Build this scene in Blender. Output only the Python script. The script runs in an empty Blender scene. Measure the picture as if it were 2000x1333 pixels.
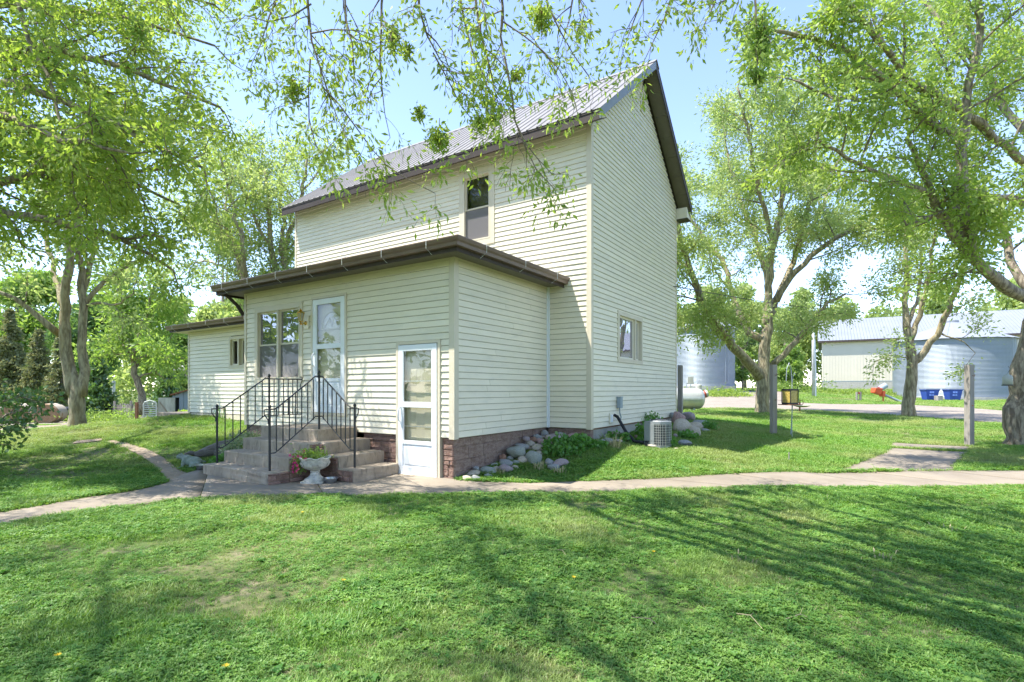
import bpy, bmesh, math, random
import numpy as np
from mathutils import Vector, Matrix, Euler

# ------------------------------------------------------------------ camera, sky, sun, exposure
scene = bpy.context.scene
C = scene.collection
FPX, HY, CAMH = 1025.0, 760.5, 1.39          # focal length and horizon of the 2000 px wide photograph, eye height
cam_d = bpy.data.cameras.new('camera')
cam = bpy.data.objects.new('camera', cam_d); C.objects.link(cam)
cam.location = (0, 0, CAMH); cam.rotation_euler = (math.radians(90), 0, 0)
cam_d.sensor_width = 36; cam_d.lens = 36*FPX/2000; cam_d.shift_y = (HY-666.5)/2000
cam_d.clip_start = 0.05; cam_d.clip_end = 3000
scene.camera = cam

TH = math.radians(33.3)
cT, sT = math.cos(TH), math.sin(TH)
HX, HYY = 153.5/FPX*9.92, 9.92               # right front corner of the main house
def HW(x, y, z=0.0):                          # house frame -> world
    return Vector((HX + x*cT + y*sT, HYY - x*sT + y*cT, z))

SUN_L = (0.33, 0.325, -1.0)                   # travel of the light in the house frame
sd = Vector((SUN_L[0]*cT + SUN_L[1]*sT, -SUN_L[0]*sT + SUN_L[1]*cT, SUN_L[2])).normalized()
to_sun = -sd
elev = math.asin(to_sun.z); azim = math.atan2(to_sun.x, to_sun.y)
sun_d = bpy.data.lights.new('sun', 'SUN'); sun = bpy.data.objects.new('sun', sun_d); C.objects.link(sun)
sun_d.energy = 3.0; sun_d.angle = math.radians(0.5); sun_d.color = (1.0, 0.965, 0.89)
sun.rotation_euler = sd.to_track_quat('-Z', 'Y').to_euler(); sun.location = (-20, -4, 40)
world = bpy.data.worlds.new('World'); scene.world = world; world.use_nodes = True
wn = world.node_tree; bg = wn.nodes['Background']
sky = wn.nodes.new('ShaderNodeTexSky'); sky.sky_type = 'NISHITA'; sky.sun_disc = False
sky.sun_elevation = elev; sky.sun_rotation = azim
sky.air_density = 0.85; sky.dust_density = 0.1; sky.ozone_density = 1.3; sky.altitude = 600
tint = wn.nodes.new('ShaderNodeMix'); tint.data_type = 'RGBA'; tint.blend_type = 'MULTIPLY'; tint.inputs[0].default_value = 1.0; tint.inputs[7].default_value = (1.0, 0.915, 0.93, 1)
wn.links.new(sky.outputs[0], tint.inputs[6]); wn.links.new(tint.outputs[2], bg.inputs[0]); bg.inputs[1].default_value = 0.15
vs = scene.view_settings
vs.view_transform = 'Standard'; vs.look = 'None'; vs.gamma = 1.0; vs.use_curve_mapping = False
vs.exposure = 1.92
scene.cycles.use_denoising = True; scene.cycles.denoising_prefilter = 'NONE'
scene.cycles.max_bounces = 8; scene.cycles.transparent_max_bounces = 16
scene.cycles.diffuse_bounces = 4; scene.cycles.transmission_bounces = 6

# ------------------------------------------------------------------ helpers
def tag(o, label=None, cat=None, group=None, kind=None):
    if label: o['label'] = label
    if cat: o['category'] = cat
    if group: o['group'] = group
    if kind: o['kind'] = kind
    return o
def empty(name, loc=(0, 0, 0), rz=0.0, parent=None):
    o = bpy.data.objects.new(name, None); C.objects.link(o)
    o.empty_display_size = 0.2; o.location = loc; o.rotation_euler = (0, 0, rz)
    if parent: o.parent = parent
    return o
def thing(name, label, cat, loc=(0, 0, 0), rz=0.0, group=None):
    return tag(empty(name, loc, rz), label, cat, group)
def copy_tree(o, parent=None):
    c = o.copy(); C.objects.link(c); c.parent = parent
    for ch in list(o.children): copy_tree(ch, c)
    return c
def at(px, py, Y):
    return Vector(((px-1000)/FPX*Y, Y, CAMH + (HY-py)/FPX*Y))

class MB:
    def __init__(s): s.v = []; s.f = []
    def quad(s, a, b, c, d):
        n = len(s.v); s.v += [tuple(a), tuple(b), tuple(c), tuple(d)]; s.f.append((n, n+1, n+2, n+3))
    def tri(s, a, b, c):
        n = len(s.v); s.v += [tuple(a), tuple(b), tuple(c)]; s.f.append((n, n+1, n+2))
    def box(s, x0, x1, y0, y1, z0, z1, M=None):
        n = len(s.v)
        P = [(x0,y0,z0),(x1,y0,z0),(x1,y1,z0),(x0,y1,z0),(x0,y0,z1),(x1,y0,z1),(x1,y1,z1),(x0,y1,z1)]
        if M: P = [tuple(M(*p)) for p in P]
        s.v += P
        for q in ((0,3,2,1),(4,5,6,7),(0,1,5,4),(1,2,6,5),(2,3,7,6),(3,0,4,7)): s.f.append(tuple(n+i for i in q))
    def loft(s, rings, cap=True, close=True):
        n0 = len(s.v); k = len(rings[0])
        for r in rings: s.v += [tuple(p) for p in r]
        for i in range(len(rings)-1):
            for j in range(k if close else k-1):
                a = n0+i*k+j; b = n0+i*k+(j+1) % k
                s.f.append((a, b, b+k, a+k))
        if cap and close:
            s.f.append(tuple(n0+j for j in reversed(range(k)))); s.f.append(tuple(n0+(len(rings)-1)*k+j for j in range(k)))
    def prism(s, poly, d0, d1, M):            # poly in (a, b), extruded along d
        s.loft([[M(a, b, d0) for a, b in poly], [M(a, b, d1) for a, b in poly]])
    def tube(s, pts, rad, n=8, cap=True, ridge=None):
        pts = [Vector(p) for p in pts]
        if not hasattr(rad, '__len__'): rad = [rad]*len(pts)
        t0 = (pts[1]-pts[0]).normalized()
        u = t0.orthogonal().normalized(); rings = []
        for i, p in enumerate(pts):
            t = (pts[min(i+1, len(pts)-1)]-pts[max(i-1, 0)])
            if t.length < 1e-9: t = t0
            t.normalize(); u = (u - t*u.dot(t))
            if u.length < 1e-6: u = t.orthogonal()
            u.normalize(); w = t.cross(u)
            rings.append([p + (u*math.cos(2*math.pi*j/n) + w*math.sin(2*math.pi*j/n))*rad[i]*(1 if ridge is None else 1+ridge[(i*7+j*3) % len(ridge)]*.35+ridge[j % len(ridge)]) for j in range(n)])
        s.loft(rings, cap)
    def lathe(s, prof, n=24, c=(0, 0, 0), cap=True):
        s.loft([[(c[0]+r*math.cos(2*math.pi*j/n), c[1]+r*math.sin(2*math.pi*j/n), c[2]+z) for j in range(n)] for r, z in prof], cap)
    def ball(s, c, r, n=10, m=6, sc=(1, 1, 1)):
        s.loft([[(c[0]+sc[0]*r*math.sin(math.pi*i/m)*math.cos(2*math.pi*j/n), c[1]+sc[1]*r*math.sin(math.pi*i/m)*math.sin(2*math.pi*j/n),
                  c[2]-sc[2]*r*math.cos(math.pi*i/m)) for j in range(n)] for i in ([0.06]+list(range(1, m))+[m-0.06])])
    def build(s, name, mat, parent=None, smooth=False, bevel=0, loc=None, rz=0.0, angle=None):
        me = bpy.data.meshes.new(name); me.from_pydata(s.v, [], s.f)
        me.materials.append(mat)
        bq = bmesh.new(); bq.from_mesh(me); bmesh.ops.recalc_face_normals(bq, faces=bq.faces[:]); bq.to_mesh(me); bq.free()
        if smooth: me.polygons.foreach_set('use_smooth', [True]*len(me.polygons))
        if smooth and angle:
            try: me.set_sharp_from_angle(angle=math.radians(angle))
            except Exception: pass
        me.update()
        o = bpy.data.objects.new(name, me); C.objects.link(o)
        if parent: o.parent = parent
        if loc is not None: o.location = loc
        o.rotation_euler = (0, 0, rz)
        if bevel:
            b = o.modifiers.new('edge', 'BEVEL'); b.width = bevel; b.segments = 2; b.limit_method = 'ANGLE'; b.angle_limit = math.radians(40)
        return o
def np_mesh(name, verts, faces, mat, parent=None, kind=None, smooth=False):
    """verts (n,3) float array, faces (m,k) int array"""
    me = bpy.data.meshes.new(name); n = len(verts); m, k = faces.shape
    me.vertices.add(n); me.vertices.foreach_set('co', np.asarray(verts, np.float32).ravel())
    me.loops.add(m*k); me.loops.foreach_set('vertex_index', faces.astype(np.int32).ravel())
    me.polygons.add(m); me.polygons.foreach_set('loop_start', np.arange(0, m*k, k, dtype=np.int32))
    if smooth: me.polygons.foreach_set('use_smooth', np.ones(m, bool))
    me.materials.append(mat); me.update(calc_edges=True)
    o = bpy.data.objects.new(name, me); C.objects.link(o)
    if parent: o.parent = parent
    if kind: o['kind'] = kind
    return o

# ------------------------------------------------------------------ materials
def lin(r, g, b):
    f = lambda c: (c/255/12.92) if c <= 10 else ((c/255+0.055)/1.055)**2.4
    return (f(r), f(g), f(b), 1)
def mat(name, col, rough=0.6, col2=None, nscale=5.0, nstretch=(1, 1, 1), detail=4.0, bump=0.0, bscale=None, metal=0.0, spec=0.4,
        lo=0.35, hi=0.65, col3=None, scale3=40.0, amt3=0.4, coord='Object', rand=0.0, transl=0.0):
    m = bpy.data.materials.new(name); m.use_nodes = True; nt = m.node_tree; N = nt.nodes; Lk = nt.links
    p = N['Principled BSDF']; p.inputs['Roughness'].default_value = rough; p.inputs['Metallic'].default_value = metal
    p.inputs['Specular IOR Level'].default_value = spec
    col = tuple(col)+(1,) if len(col) == 3 else col
    tc = N.new('ShaderNodeTexCoord'); mp = N.new('ShaderNodeMapping'); mp.inputs['Scale'].default_value = nstretch
    Lk.new(tc.outputs[coord], mp.inputs[0])
    out = None
    if col2 is not None:
        col2 = tuple(col2)+(1,) if len(col2) == 3 else col2
        nz = N.new('ShaderNodeTexNoise'); nz.inputs['Scale'].default_value = nscale; nz.inputs['Detail'].default_value = detail
        nz.inputs['Roughness'].default_value = 0.6
        Lk.new(mp.outputs[0], nz.inputs[0])
        rp = N.new('ShaderNodeMapRange'); rp.inputs[1].default_value = lo; rp.inputs[2].default_value = hi; Lk.new(nz.outputs[0], rp.inputs[0])
        mx = N.new('ShaderNodeMix'); mx.data_type = 'RGBA'; mx.inputs[6].default_value = col; mx.inputs[7].default_value = col2
        Lk.new(rp.outputs[0], mx.inputs[0]); out = mx.outputs[2]
    if col3 is not None:
        col3 = tuple(col3)+(1,) if len(col3) == 3 else col3
        n3 = N.new('ShaderNodeTexNoise'); n3.inputs['Scale'].default_value = scale3; n3.inputs['Detail'].default_value = 6
        n3.inputs['Roughness'].default_value = 0.7; Lk.new(mp.outputs[0], n3.inputs[0])
        r3 = N.new('ShaderNodeMapRange'); r3.inputs[1].default_value = 0.5; r3.inputs[2].default_value = 0.72; r3.inputs[4].default_value = amt3
        Lk.new(n3.outputs[0], r3.inputs[0])
        m3 = N.new('ShaderNodeMix'); m3.data_type = 'RGBA'; m3.inputs[7].default_value = col3; Lk.new(r3.outputs[0], m3.inputs[0])
        if out: Lk.new(out, m3.inputs[6])
        else: m3.inputs[6].default_value = col
        out = m3.outputs[2]
    if rand:
        oi = N.new('ShaderNodeObjectInfo'); hs = N.new('ShaderNodeHueSaturation'); rr = N.new('ShaderNodeMapRange')
        rr.inputs[3].default_value = 1-rand; rr.inputs[4].default_value = 1+rand; Lk.new(oi.outputs['Random'], rr.inputs[0]); Lk.new(rr.outputs[0], hs.inputs['Value'])
        if out: Lk.new(out, hs.inputs['Color'])
        else: hs.inputs['Color'].default_value = col
        out = hs.outputs[0]
    if out: Lk.new(out, p.inputs['Base Color'])
    else: p.inputs['Base Color'].default_value = col
    if bump:
        nb = N.new('ShaderNodeTexNoise'); nb.inputs['Scale'].default_value = bscale or nscale*3; nb.inputs['Detail'].default_value = 6
        nb.inputs['Roughness'].default_value = 0.65; Lk.new(mp.outputs[0], nb.inputs[0])
        b = N.new('ShaderNodeBump'); b.inputs['Strength'].default_value = min(1.0, bump); b.inputs['Distance'].default_value = 0.02
        Lk.new(nb.outputs[0], b.inputs['Height']); Lk.new(b.outputs[0], p.inputs['Normal'])
    return m
def leaf_mat(name, c1, c2, transl=0.5, rough=0.5, patch=None, pscale=0.5, perobj=False, sheen=0.03):
    """two tones mixed leaf by leaf, with light passing through"""
    m = bpy.data.materials.new(name); m.use_nodes = True; nt = m.node_tree; N = nt.nodes; Lk = nt.links
    N.remove(N['Principled BSDF']); out = N['Material Output']
    mx = N.new('ShaderNodeMix'); mx.data_type = 'RGBA'; mx.inputs[6].default_value = tuple(c1)+(1,); mx.inputs[7].default_value = tuple(c2)+(1,)
    if perobj: oi = N.new('ShaderNodeObjectInfo'); Lk.new(oi.outputs['Random'], mx.inputs[0])
    else: g = N.new('ShaderNodeNewGeometry'); Lk.new(g.outputs['Random Per Island'], mx.inputs[0])
    col = mx.outputs[2]
    if patch:
        g2 = N.new('ShaderNodeNewGeometry'); nz = N.new('ShaderNodeTexNoise'); nz.inputs['Scale'].default_value = pscale; nz.inputs['Detail'].default_value = 5
        Lk.new(g2.outputs['Position'], nz.inputs[0])
        rp = N.new('ShaderNodeMapRange'); rp.inputs[1].default_value = 0.42; rp.inputs[2].default_value = 0.70; rp.inputs[4].default_value = 0.85; Lk.new(nz.outputs[0], rp.inputs[0])
        m2 = N.new('ShaderNodeMix'); m2.data_type = 'RGBA'; m2.inputs[7].default_value = tuple(patch)+(1,); Lk.new(rp.outputs[0], m2.inputs[0]); Lk.new(col, m2.inputs[6]); col = m2.outputs[2]
    d = N.new('ShaderNodeBsdfDiffuse'); t = N.new('ShaderNodeBsdfTranslucent'); gl = N.new('ShaderNodeBsdfGlossy'); gl.inputs['Roughness'].default_value = rough
    Lk.new(col, d.inputs[0])
    hs = N.new('ShaderNodeHueSaturation'); hs.inputs['Hue'].default_value = 0.488; hs.inputs['Saturation'].default_value = 1.12; hs.inputs['Value'].default_value = 1.25
    Lk.new(col, hs.inputs['Color']); Lk.new(hs.outputs[0], t.inputs[0])
    a = N.new('ShaderNodeMixShader'); a.inputs[0].default_value = transl; Lk.new(d.outputs[0], a.inputs[1]); Lk.new(t.outputs[0], a.inputs[2])
    b = N.new('ShaderNodeMixShader'); b.inputs[0].default_value = sheen; Lk.new(a.outputs[0], b.inputs[1]); Lk.new(gl.outputs[0], b.inputs[2])
    Lk.new(b.outputs[0], out.inputs[0])
    return m
def glass_mat(name, tint, refl=0.22, body=None, bodyamt=0.0):
    m = bpy.data.materials.new(name); m.use_nodes = True; nt = m.node_tree; N = nt.nodes; Lk = nt.links
    N.remove(N['Principled BSDF']); out = N['Material Output']
    tr = N.new('ShaderNodeBsdfTransparent'); tr.inputs[0].default_value = tuple(tint)+(1,)
    gl = N.new('ShaderNodeBsdfGlossy'); gl.inputs['Roughness'].default_value = 0.0; gl.inputs[0].default_value = (0.95, 0.95, 1, 1)
    tc = N.new('ShaderNodeTexCoord'); nz = N.new('ShaderNodeTexNoise'); nz.inputs['Scale'].default_value = 3.0; nz.inputs['Detail'].default_value = 1
    Lk.new(tc.outputs['Object'], nz.inputs[0]); bp = N.new('ShaderNodeBump'); bp.inputs['Strength'].default_value = 0.07; bp.inputs['Distance'].default_value = 0.02
    Lk.new(nz.outputs[0], bp.inputs['Height']); Lk.new(bp.outputs[0], gl.inputs['Normal'])
    lw = N.new('ShaderNodeLayerWeight'); lw.inputs['Blend'].default_value = .5; pw = N.new('ShaderNodeMath'); pw.operation = 'POWER'; pw.inputs[1].default_value = 5.0; Lk.new(lw.outputs['Facing'], pw.inputs[0])
    fr = N.new('ShaderNodeMath'); fr.operation = 'MULTIPLY_ADD'; fr.inputs[1].default_value = .9; fr.inputs[2].default_value = .03; Lk.new(pw.outputs[0], fr.inputs[0])
    ad = N.new('ShaderNodeMath'); ad.operation = 'ADD'; ad.use_clamp = True; ad.inputs[1].default_value = refl; Lk.new(fr.outputs[0], ad.inputs[0])
    mx = N.new('ShaderNodeMixShader'); Lk.new(ad.outputs[0], mx.inputs[0]); Lk.new(tr.outputs[0], mx.inputs[1]); Lk.new(gl.outputs[0], mx.inputs[2])
    last = mx
    if body:
        df = N.new('ShaderNodeBsdfDiffuse'); df.inputs[0].default_value = tuple(body)+(1,)
        m2 = N.new('ShaderNodeMixShader'); m2.inputs[0].default_value = bodyamt; Lk.new(mx.outputs[0], m2.inputs[1]); Lk.new(df.outputs[0], m2.inputs[2]); last = m2
    Lk.new(last.outputs[0], out.inputs[0])
    return m

M = {}
M['siding'] = mat('cream siding', (.82, .745, .585), .45, (.78, .71, .555), 1.3, (1, 1, 5), bump=.05, bscale=60, col3=(.42, .42, .36), scale3=2.2, amt3=.28, rand=.035)
M['trim'] = mat('beige trim', (.68, .60, .46), .45, (.64, .565, .435), 3)
M['sheath'] = mat('wall core', (.16, .14, .10), .9)  # dark core colour stands in for shade in the gaps between boards
M['white'] = mat('white door paint', (.80, .82, .84), .3, (.76, .78, .80), 2)
M['beige_door'] = mat('beige door paint', (.58, .54, .40), .45, (.54, .50, .37), 3)
M['brown'] = mat('brown gutter metal', (.16, .105, .085), .38, (.19, .125, .10), 4, spec=.5)
M['fascia'] = mat('dark fascia metal', (.060, .046, .040), .55, (.072, .056, .048), 4, spec=.2)
M['soffit'] = mat('olive brown soffit', (.17, .15, .115), .6, (.15, .13, .10), 6)
M['roofmetal'] = mat('brown ribbed roof metal', (.215, .195, .175), .42, (.26, .24, .215), 1.6, spec=.35)
M['concrete'] = mat('old concrete', (.36, .32, .27), .9, (.30, .265, .22), 3.0, bump=.35, bscale=40, col3=(.17, .145, .12), scale3=9, amt3=.5)
M['stepconc'] = mat('weathered step concrete', (.44, .36, .275), .92, (.33, .265, .20), 4.0, (1, 1, .35), bump=.5, bscale=35, col3=(.10, .085, .07), scale3=14, amt3=.7)
M['walk'] = mat('pale walk concrete', (.275, .228, .172), .9, (.215, .178, .135), 1.6, bump=.25, bscale=70, col3=(.24, .21, .175), scale3=5, amt3=.8, rand=.08)
M['founda'] = mat('painted rock foundation', (.20, .125, .095), .9, (.30, .215, .175), 9.0, (1, 1, 2.2), bump=.9, bscale=26, col3=(.42, .36, .33), scale3=30, amt3=.55)
M['stone_red'] = mat('red brown rock face', (.19, .105, .08), .9, (.30, .19, .15), 9, (1, 1, 2), bump=.8, bscale=30, col3=(.40, .33, .29), scale3=24, amt3=.5, rand=.22)
M['greyfound'] = mat('grey foundation', (.40, .39, .35), .9, (.32, .31, .28), 6, bump=.4, bscale=30)
M['iron'] = mat('black wrought iron', (.018, .02, .024), .5, (.03, .032, .036), 12, bump=.15, bscale=60, spec=.5)
M['brass'] = mat('polished brass', (.72, .46, .10), .18, (.62, .38, .08), 8, metal=1.0)
M['lampglass'] = glass_mat('lantern glass', (.75, .74, .62), .12, (.55, .53, .42), .35)
M['glass'] = glass_mat('window glass', (.97, .97, .96), .0)
M['glass_low'] = glass_mat('sky tinted window glass', (.70, .66, .72), .20, (.42, .38, .43), .14)  # lilac tint and body colour stand in for the mirrored sky
M['screen'] = glass_mat('insect screen', (.7, .7, .7), .0, (.33, .31, .32), .45)
M['interior'] = mat('dim interior', (.10, .095, .085), .9)
M['curtain_or_backing'] = mat('curtain_or_backing', (.40, .37, .36), .9, (.32, .30, .29), 3, (8, 8, .3))
M['bark'] = mat('grey brown bark', (.36, .30, .22), .95, (.14, .11, .08), 16, (1, 1, .2), lo=.40, hi=.60, bump=1.0, bscale=22, col3=(.26, .23, .15), scale3=5, amt3=.4)
M['bark_lt'] = mat('lichen bark', (.40, .345, .225), .95, (.19, .155, .10), 15, (1, 1, .22), lo=.40, hi=.60, bump=1.0, bscale=20, col3=(.33, .24, .08), scale3=2.4, amt3=.6)
M['twig'] = mat('twig bark', (.22, .175, .135), .9, (.15, .12, .09), 6)
M['leaf_bright'] = leaf_mat('fresh yellow green leaves', (.22, .35, .06), (.36, .46, .12), .62)
M['leaf_mid'] = leaf_mat('spring green leaves', (.18, .315, .06), (.31, .425, .115), .62)
M['leaf_pale'] = leaf_mat('pale spring leaves', (.28, .395, .11), (.41, .48, .19), .62)
M['leaf_deep'] = leaf_mat('deep green leaves', (.11, .22, .06), (.20, .31, .09), .55)
M['leaf_dark'] = leaf_mat('dark glossy leaves', (.075, .165, .04), (.15, .26, .065), .4, .35, sheen=.08)
M['leaf_plant'] = leaf_mat('bright plant leaves', (.09, .25, .04), (.17, .35, .07), .45, sheen=.05)
M['leaf_var'] = leaf_mat('variegated leaves', (.18, .28, .12), (.45, .48, .30), .35)
M['cedar'] = leaf_mat('cedar foliage', (.14, .175, .065), (.28, .28, .125), .35)
M['grass'] = leaf_mat('lawn blades', (.10, .25, .045), (.26, .41, .08), .38, .5, patch=(.37, .40, .15), pscale=.55, perobj=True)  # yellow patch tone is dry grass, strengthened to imitate sunlit patches
M['weedleaf'] = leaf_mat('clover leaves', (.09, .24, .045), (.24, .39, .078), .4, .5, perobj=True)
M['straw'] = leaf_mat('dry straw', (.42, .36, .20), (.55, .48, .28), .2, .6, perobj=True)
M['gravel'] = mat('pale gravel', (.27, .225, .175), .95, (.21, .175, .135), 1.1, bump=.6, bscale=9, col3=(.52, .47, .40), scale3=12, amt3=.6, coord='Generated' if False else 'Object')
M['dirt'] = mat('bare dirt', (.30, .235, .165), .95, (.215, .165, .11), 2.0, bump=.5, bscale=30, col3=(.38, .32, .24), scale3=14, amt3=.6)
M['galv'] = mat('galvanised steel', (.35, .385, .42), .5, (.30, .34, .38), .8, metal=.3, spec=.5)
M['binroof'] = mat('white bin roof', (.25, .265, .29), .5, (.22, .235, .255), 1)
M['shedwall'] = mat('cream shed steel', (.64, .585, .47), .5, (.60, .55, .44), .5)
M['shedroof'] = mat('grey shed roof steel', (.235, .25, .285), .5, (.21, .225, .255), .4)
M['silver'] = mat('silver tank paint', (.60, .61, .60), .32, (.50, .50, .48), 2.2, metal=.35, col3=(.26, .24, .20), scale3=3, amt3=.35)
M['red'] = mat('faded red paint', (.42, .06, .04), .5, (.34, .06, .045), 8)
M['orange'] = mat('orange red paint', (.68, .10, .03), .45, (.58, .09, .03), 4)
M['blue'] = mat('blue plastic', (.028, .07, .33), .45, (.04, .09, .38), 3)
M['greylid'] = mat('grey plastic', (.36, .38, .42), .5)
M['black'] = mat('black plastic', (.015, .016, .018), .45)
M['woodpost'] = mat('weathered grey wood', (.36, .325, .285), .9, (.25, .22, .19), 5, (1, 1, .12), bump=.5, bscale=30)
M['rust'] = mat('rusty iron', (.17, .075, .04), .85, (.25, .12, .06), 18, bump=.4, bscale=50)
M['acgrey'] = mat('grey appliance steel', (.26, .275, .285), .45, (.23, .245, .25), 4)
M['glass_bright'] = glass_mat('sky mirroring glass', (.70, .68, .74), .38, (.42, .38, .43), .2)  # same lilac stand-in for mirrored sky, under a stronger reflection
M['sashwhite'] = mat('cream sash', (.76, .70, .57), .45)
M['acdark'] = mat('dark coil fins', (.045, .05, .055), .6)
M['boxgrey'] = mat('grey electrical box', (.30, .36, .40), .45)
M['copper'] = mat('pipe insulation', (.02, .021, .024), .75)
M['urn'] = mat('weathered cast stone', (.64, .61, .53), .9, (.50, .48, .42), 9, bump=.6, bscale=30, col3=(.20, .19, .16), scale3=18, amt3=.6)
M['steel'] = mat('stainless bowl', (.62, .63, .65), .28, metal=.9)
M['magenta'] = leaf_mat('magenta petals', (.50, .02, .13), (.65, .05, .22), .35)
M['yellow'] = leaf_mat('yellow petals', (.75, .50, .02), (.80, .58, .03), .3)
M['hay'] = mat('brown hay', (.23, .145, .075), .95, (.32, .215, .12), 14, (1, 1, 1), bump=.8, bscale=40, col3=(.42, .32, .2), scale3=60, amt3=.5)
M['frog'] = mat('green grey statue', (.19, .24, .19), .8, (.28, .31, .26), 14, bump=.4, bscale=40, col3=(.09, .12, .09), scale3=30, amt3=.5)
M['log'] = mat('grey driftwood', (.21, .19, .165), .95, (.12, .105, .09), 8, (1, 1, 4), bump=.9, bscale=22)
M['shedblue'] = mat('blue grey shed tin', (.20, .26, .32), .6, (.26, .31, .36), 3, (6, 6, .3))
M['oldwhite'] = mat('old white paint', (.60, .61, .58), .8, (.42, .42, .39), 6, (1, 1, .3))
M['whitepaint'] = mat('white garden paint', (.50, .52, .49), .7)
M['seed'] = mat('seed filled clear panels', (.52, .40, .11), .35, (.36, .26, .06), 30, lo=.45, hi=.55)
M['birddish'] = mat('pale dish', (.55, .55, .42), .5, (.45, .45, .34), 5)
M['wire'] = mat('dark cable', (.03, .03, .032), .6)
M['jug'] = glass_mat('milky jug plastic', (.7, .75, .72), .06, (.50, .52, .46), .6)
M['teal'] = mat('teal plastic', (.02, .35, .25), .45)
ROCK = {
 'grey': mat('grey granite', (.26, .26, .25), .9, (.18, .185, .18), 7, bump=.5, bscale=24, col3=(.40, .39, .37), scale3=30, amt3=.4),
 'green': mat('grey green granite', (.20, .215, .19), .9, (.26, .27, .235), 7, bump=.5, bscale=24, col3=(.34, .34, .28), scale3=26, amt3=.5),
 'pink': mat('pink granite', (.34, .225, .20), .9, (.25, .165, .15), 6, bump=.5, bscale=24, col3=(.42, .34, .31), scale3=30, amt3=.4),
 'purple': mat('purple quartzite', (.235, .18, .18), .85, (.29, .235, .23), 6, bump=.4, bscale=22, col3=(.38, .32, .31), scale3=24, amt3=.35),
 'tan': mat('tan field stone', (.40, .345, .27), .9, (.30, .255, .20), 6, bump=.5, bscale=24, col3=(.47, .43, .37), scale3=24, amt3=.4),
 'rust': mat('rust brown stone', (.27, .155, .105), .9, (.20, .115, .08), 6, bump=.5, bscale=24),
}
def ground_mat():
    m = bpy.data.materials.new('lawn soil'); m.use_nodes = True; nt = m.node_tree; N = nt.nodes; Lk = nt.links; p = N['Principled BSDF']
    p.inputs['Roughness'].default_value = .95; p.inputs['Specular IOR Level'].default_value = .1
    g = N.new('ShaderNodeNewGeometry')
    def noise(s, d=6):
        n = N.new('ShaderNodeTexNoise'); n.inputs['Scale'].default_value = s; n.inputs['Detail'].default_value = d; n.inputs['Roughness'].default_value = .65
        Lk.new(g.outputs['Position'], n.inputs[0]); return n
    def mixc(f, a, b, lo, hi):
        r = N.new('ShaderNodeMapRange'); r.inputs[1].default_value = lo; r.inputs[2].default_value = hi; Lk.new(f.outputs[0], r.inputs[0])
        x = N.new('ShaderNodeMix'); x.data_type = 'RGBA'; Lk.new(r.outputs[0], x.inputs[0])
        for i, c in ((6, a), (7, b)):
            if hasattr(c, 'is_linked'): Lk.new(c, x.inputs[i])
            else: x.inputs[i].default_value = tuple(c)+(1,)
        return x.outputs[2]
    a = mixc(noise(9), (.06, .115, .03), (.125, .155, .055), .35, .65)
    b = mixc(noise(.8), a, (.24, .22, .11), .48, .70)
    c = mixc(noise(2.3), b, (.29, .235, .16), .56, .72)
    Lk.new(c, p.inputs['Base Color'])
    bp = N.new('ShaderNodeBump'); bp.inputs['Strength'].default_value = .6; bp.inputs['Distance'].default_value = .04
    Lk.new(noise(40).outputs[0], bp.inputs['Height']); Lk.new(bp.outputs[0], p.inputs['Normal'])
    return m
M['ground'] = ground_mat()
for m_ in ROCK.values():
    for n_ in m_.node_tree.nodes:
        if n_.type == 'MIX':
            for i_ in (6, 7): n_.inputs[i_].default_value = tuple(min(.8, c*1.25) for c in n_.inputs[i_].default_value[:3])+(1,)
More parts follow.
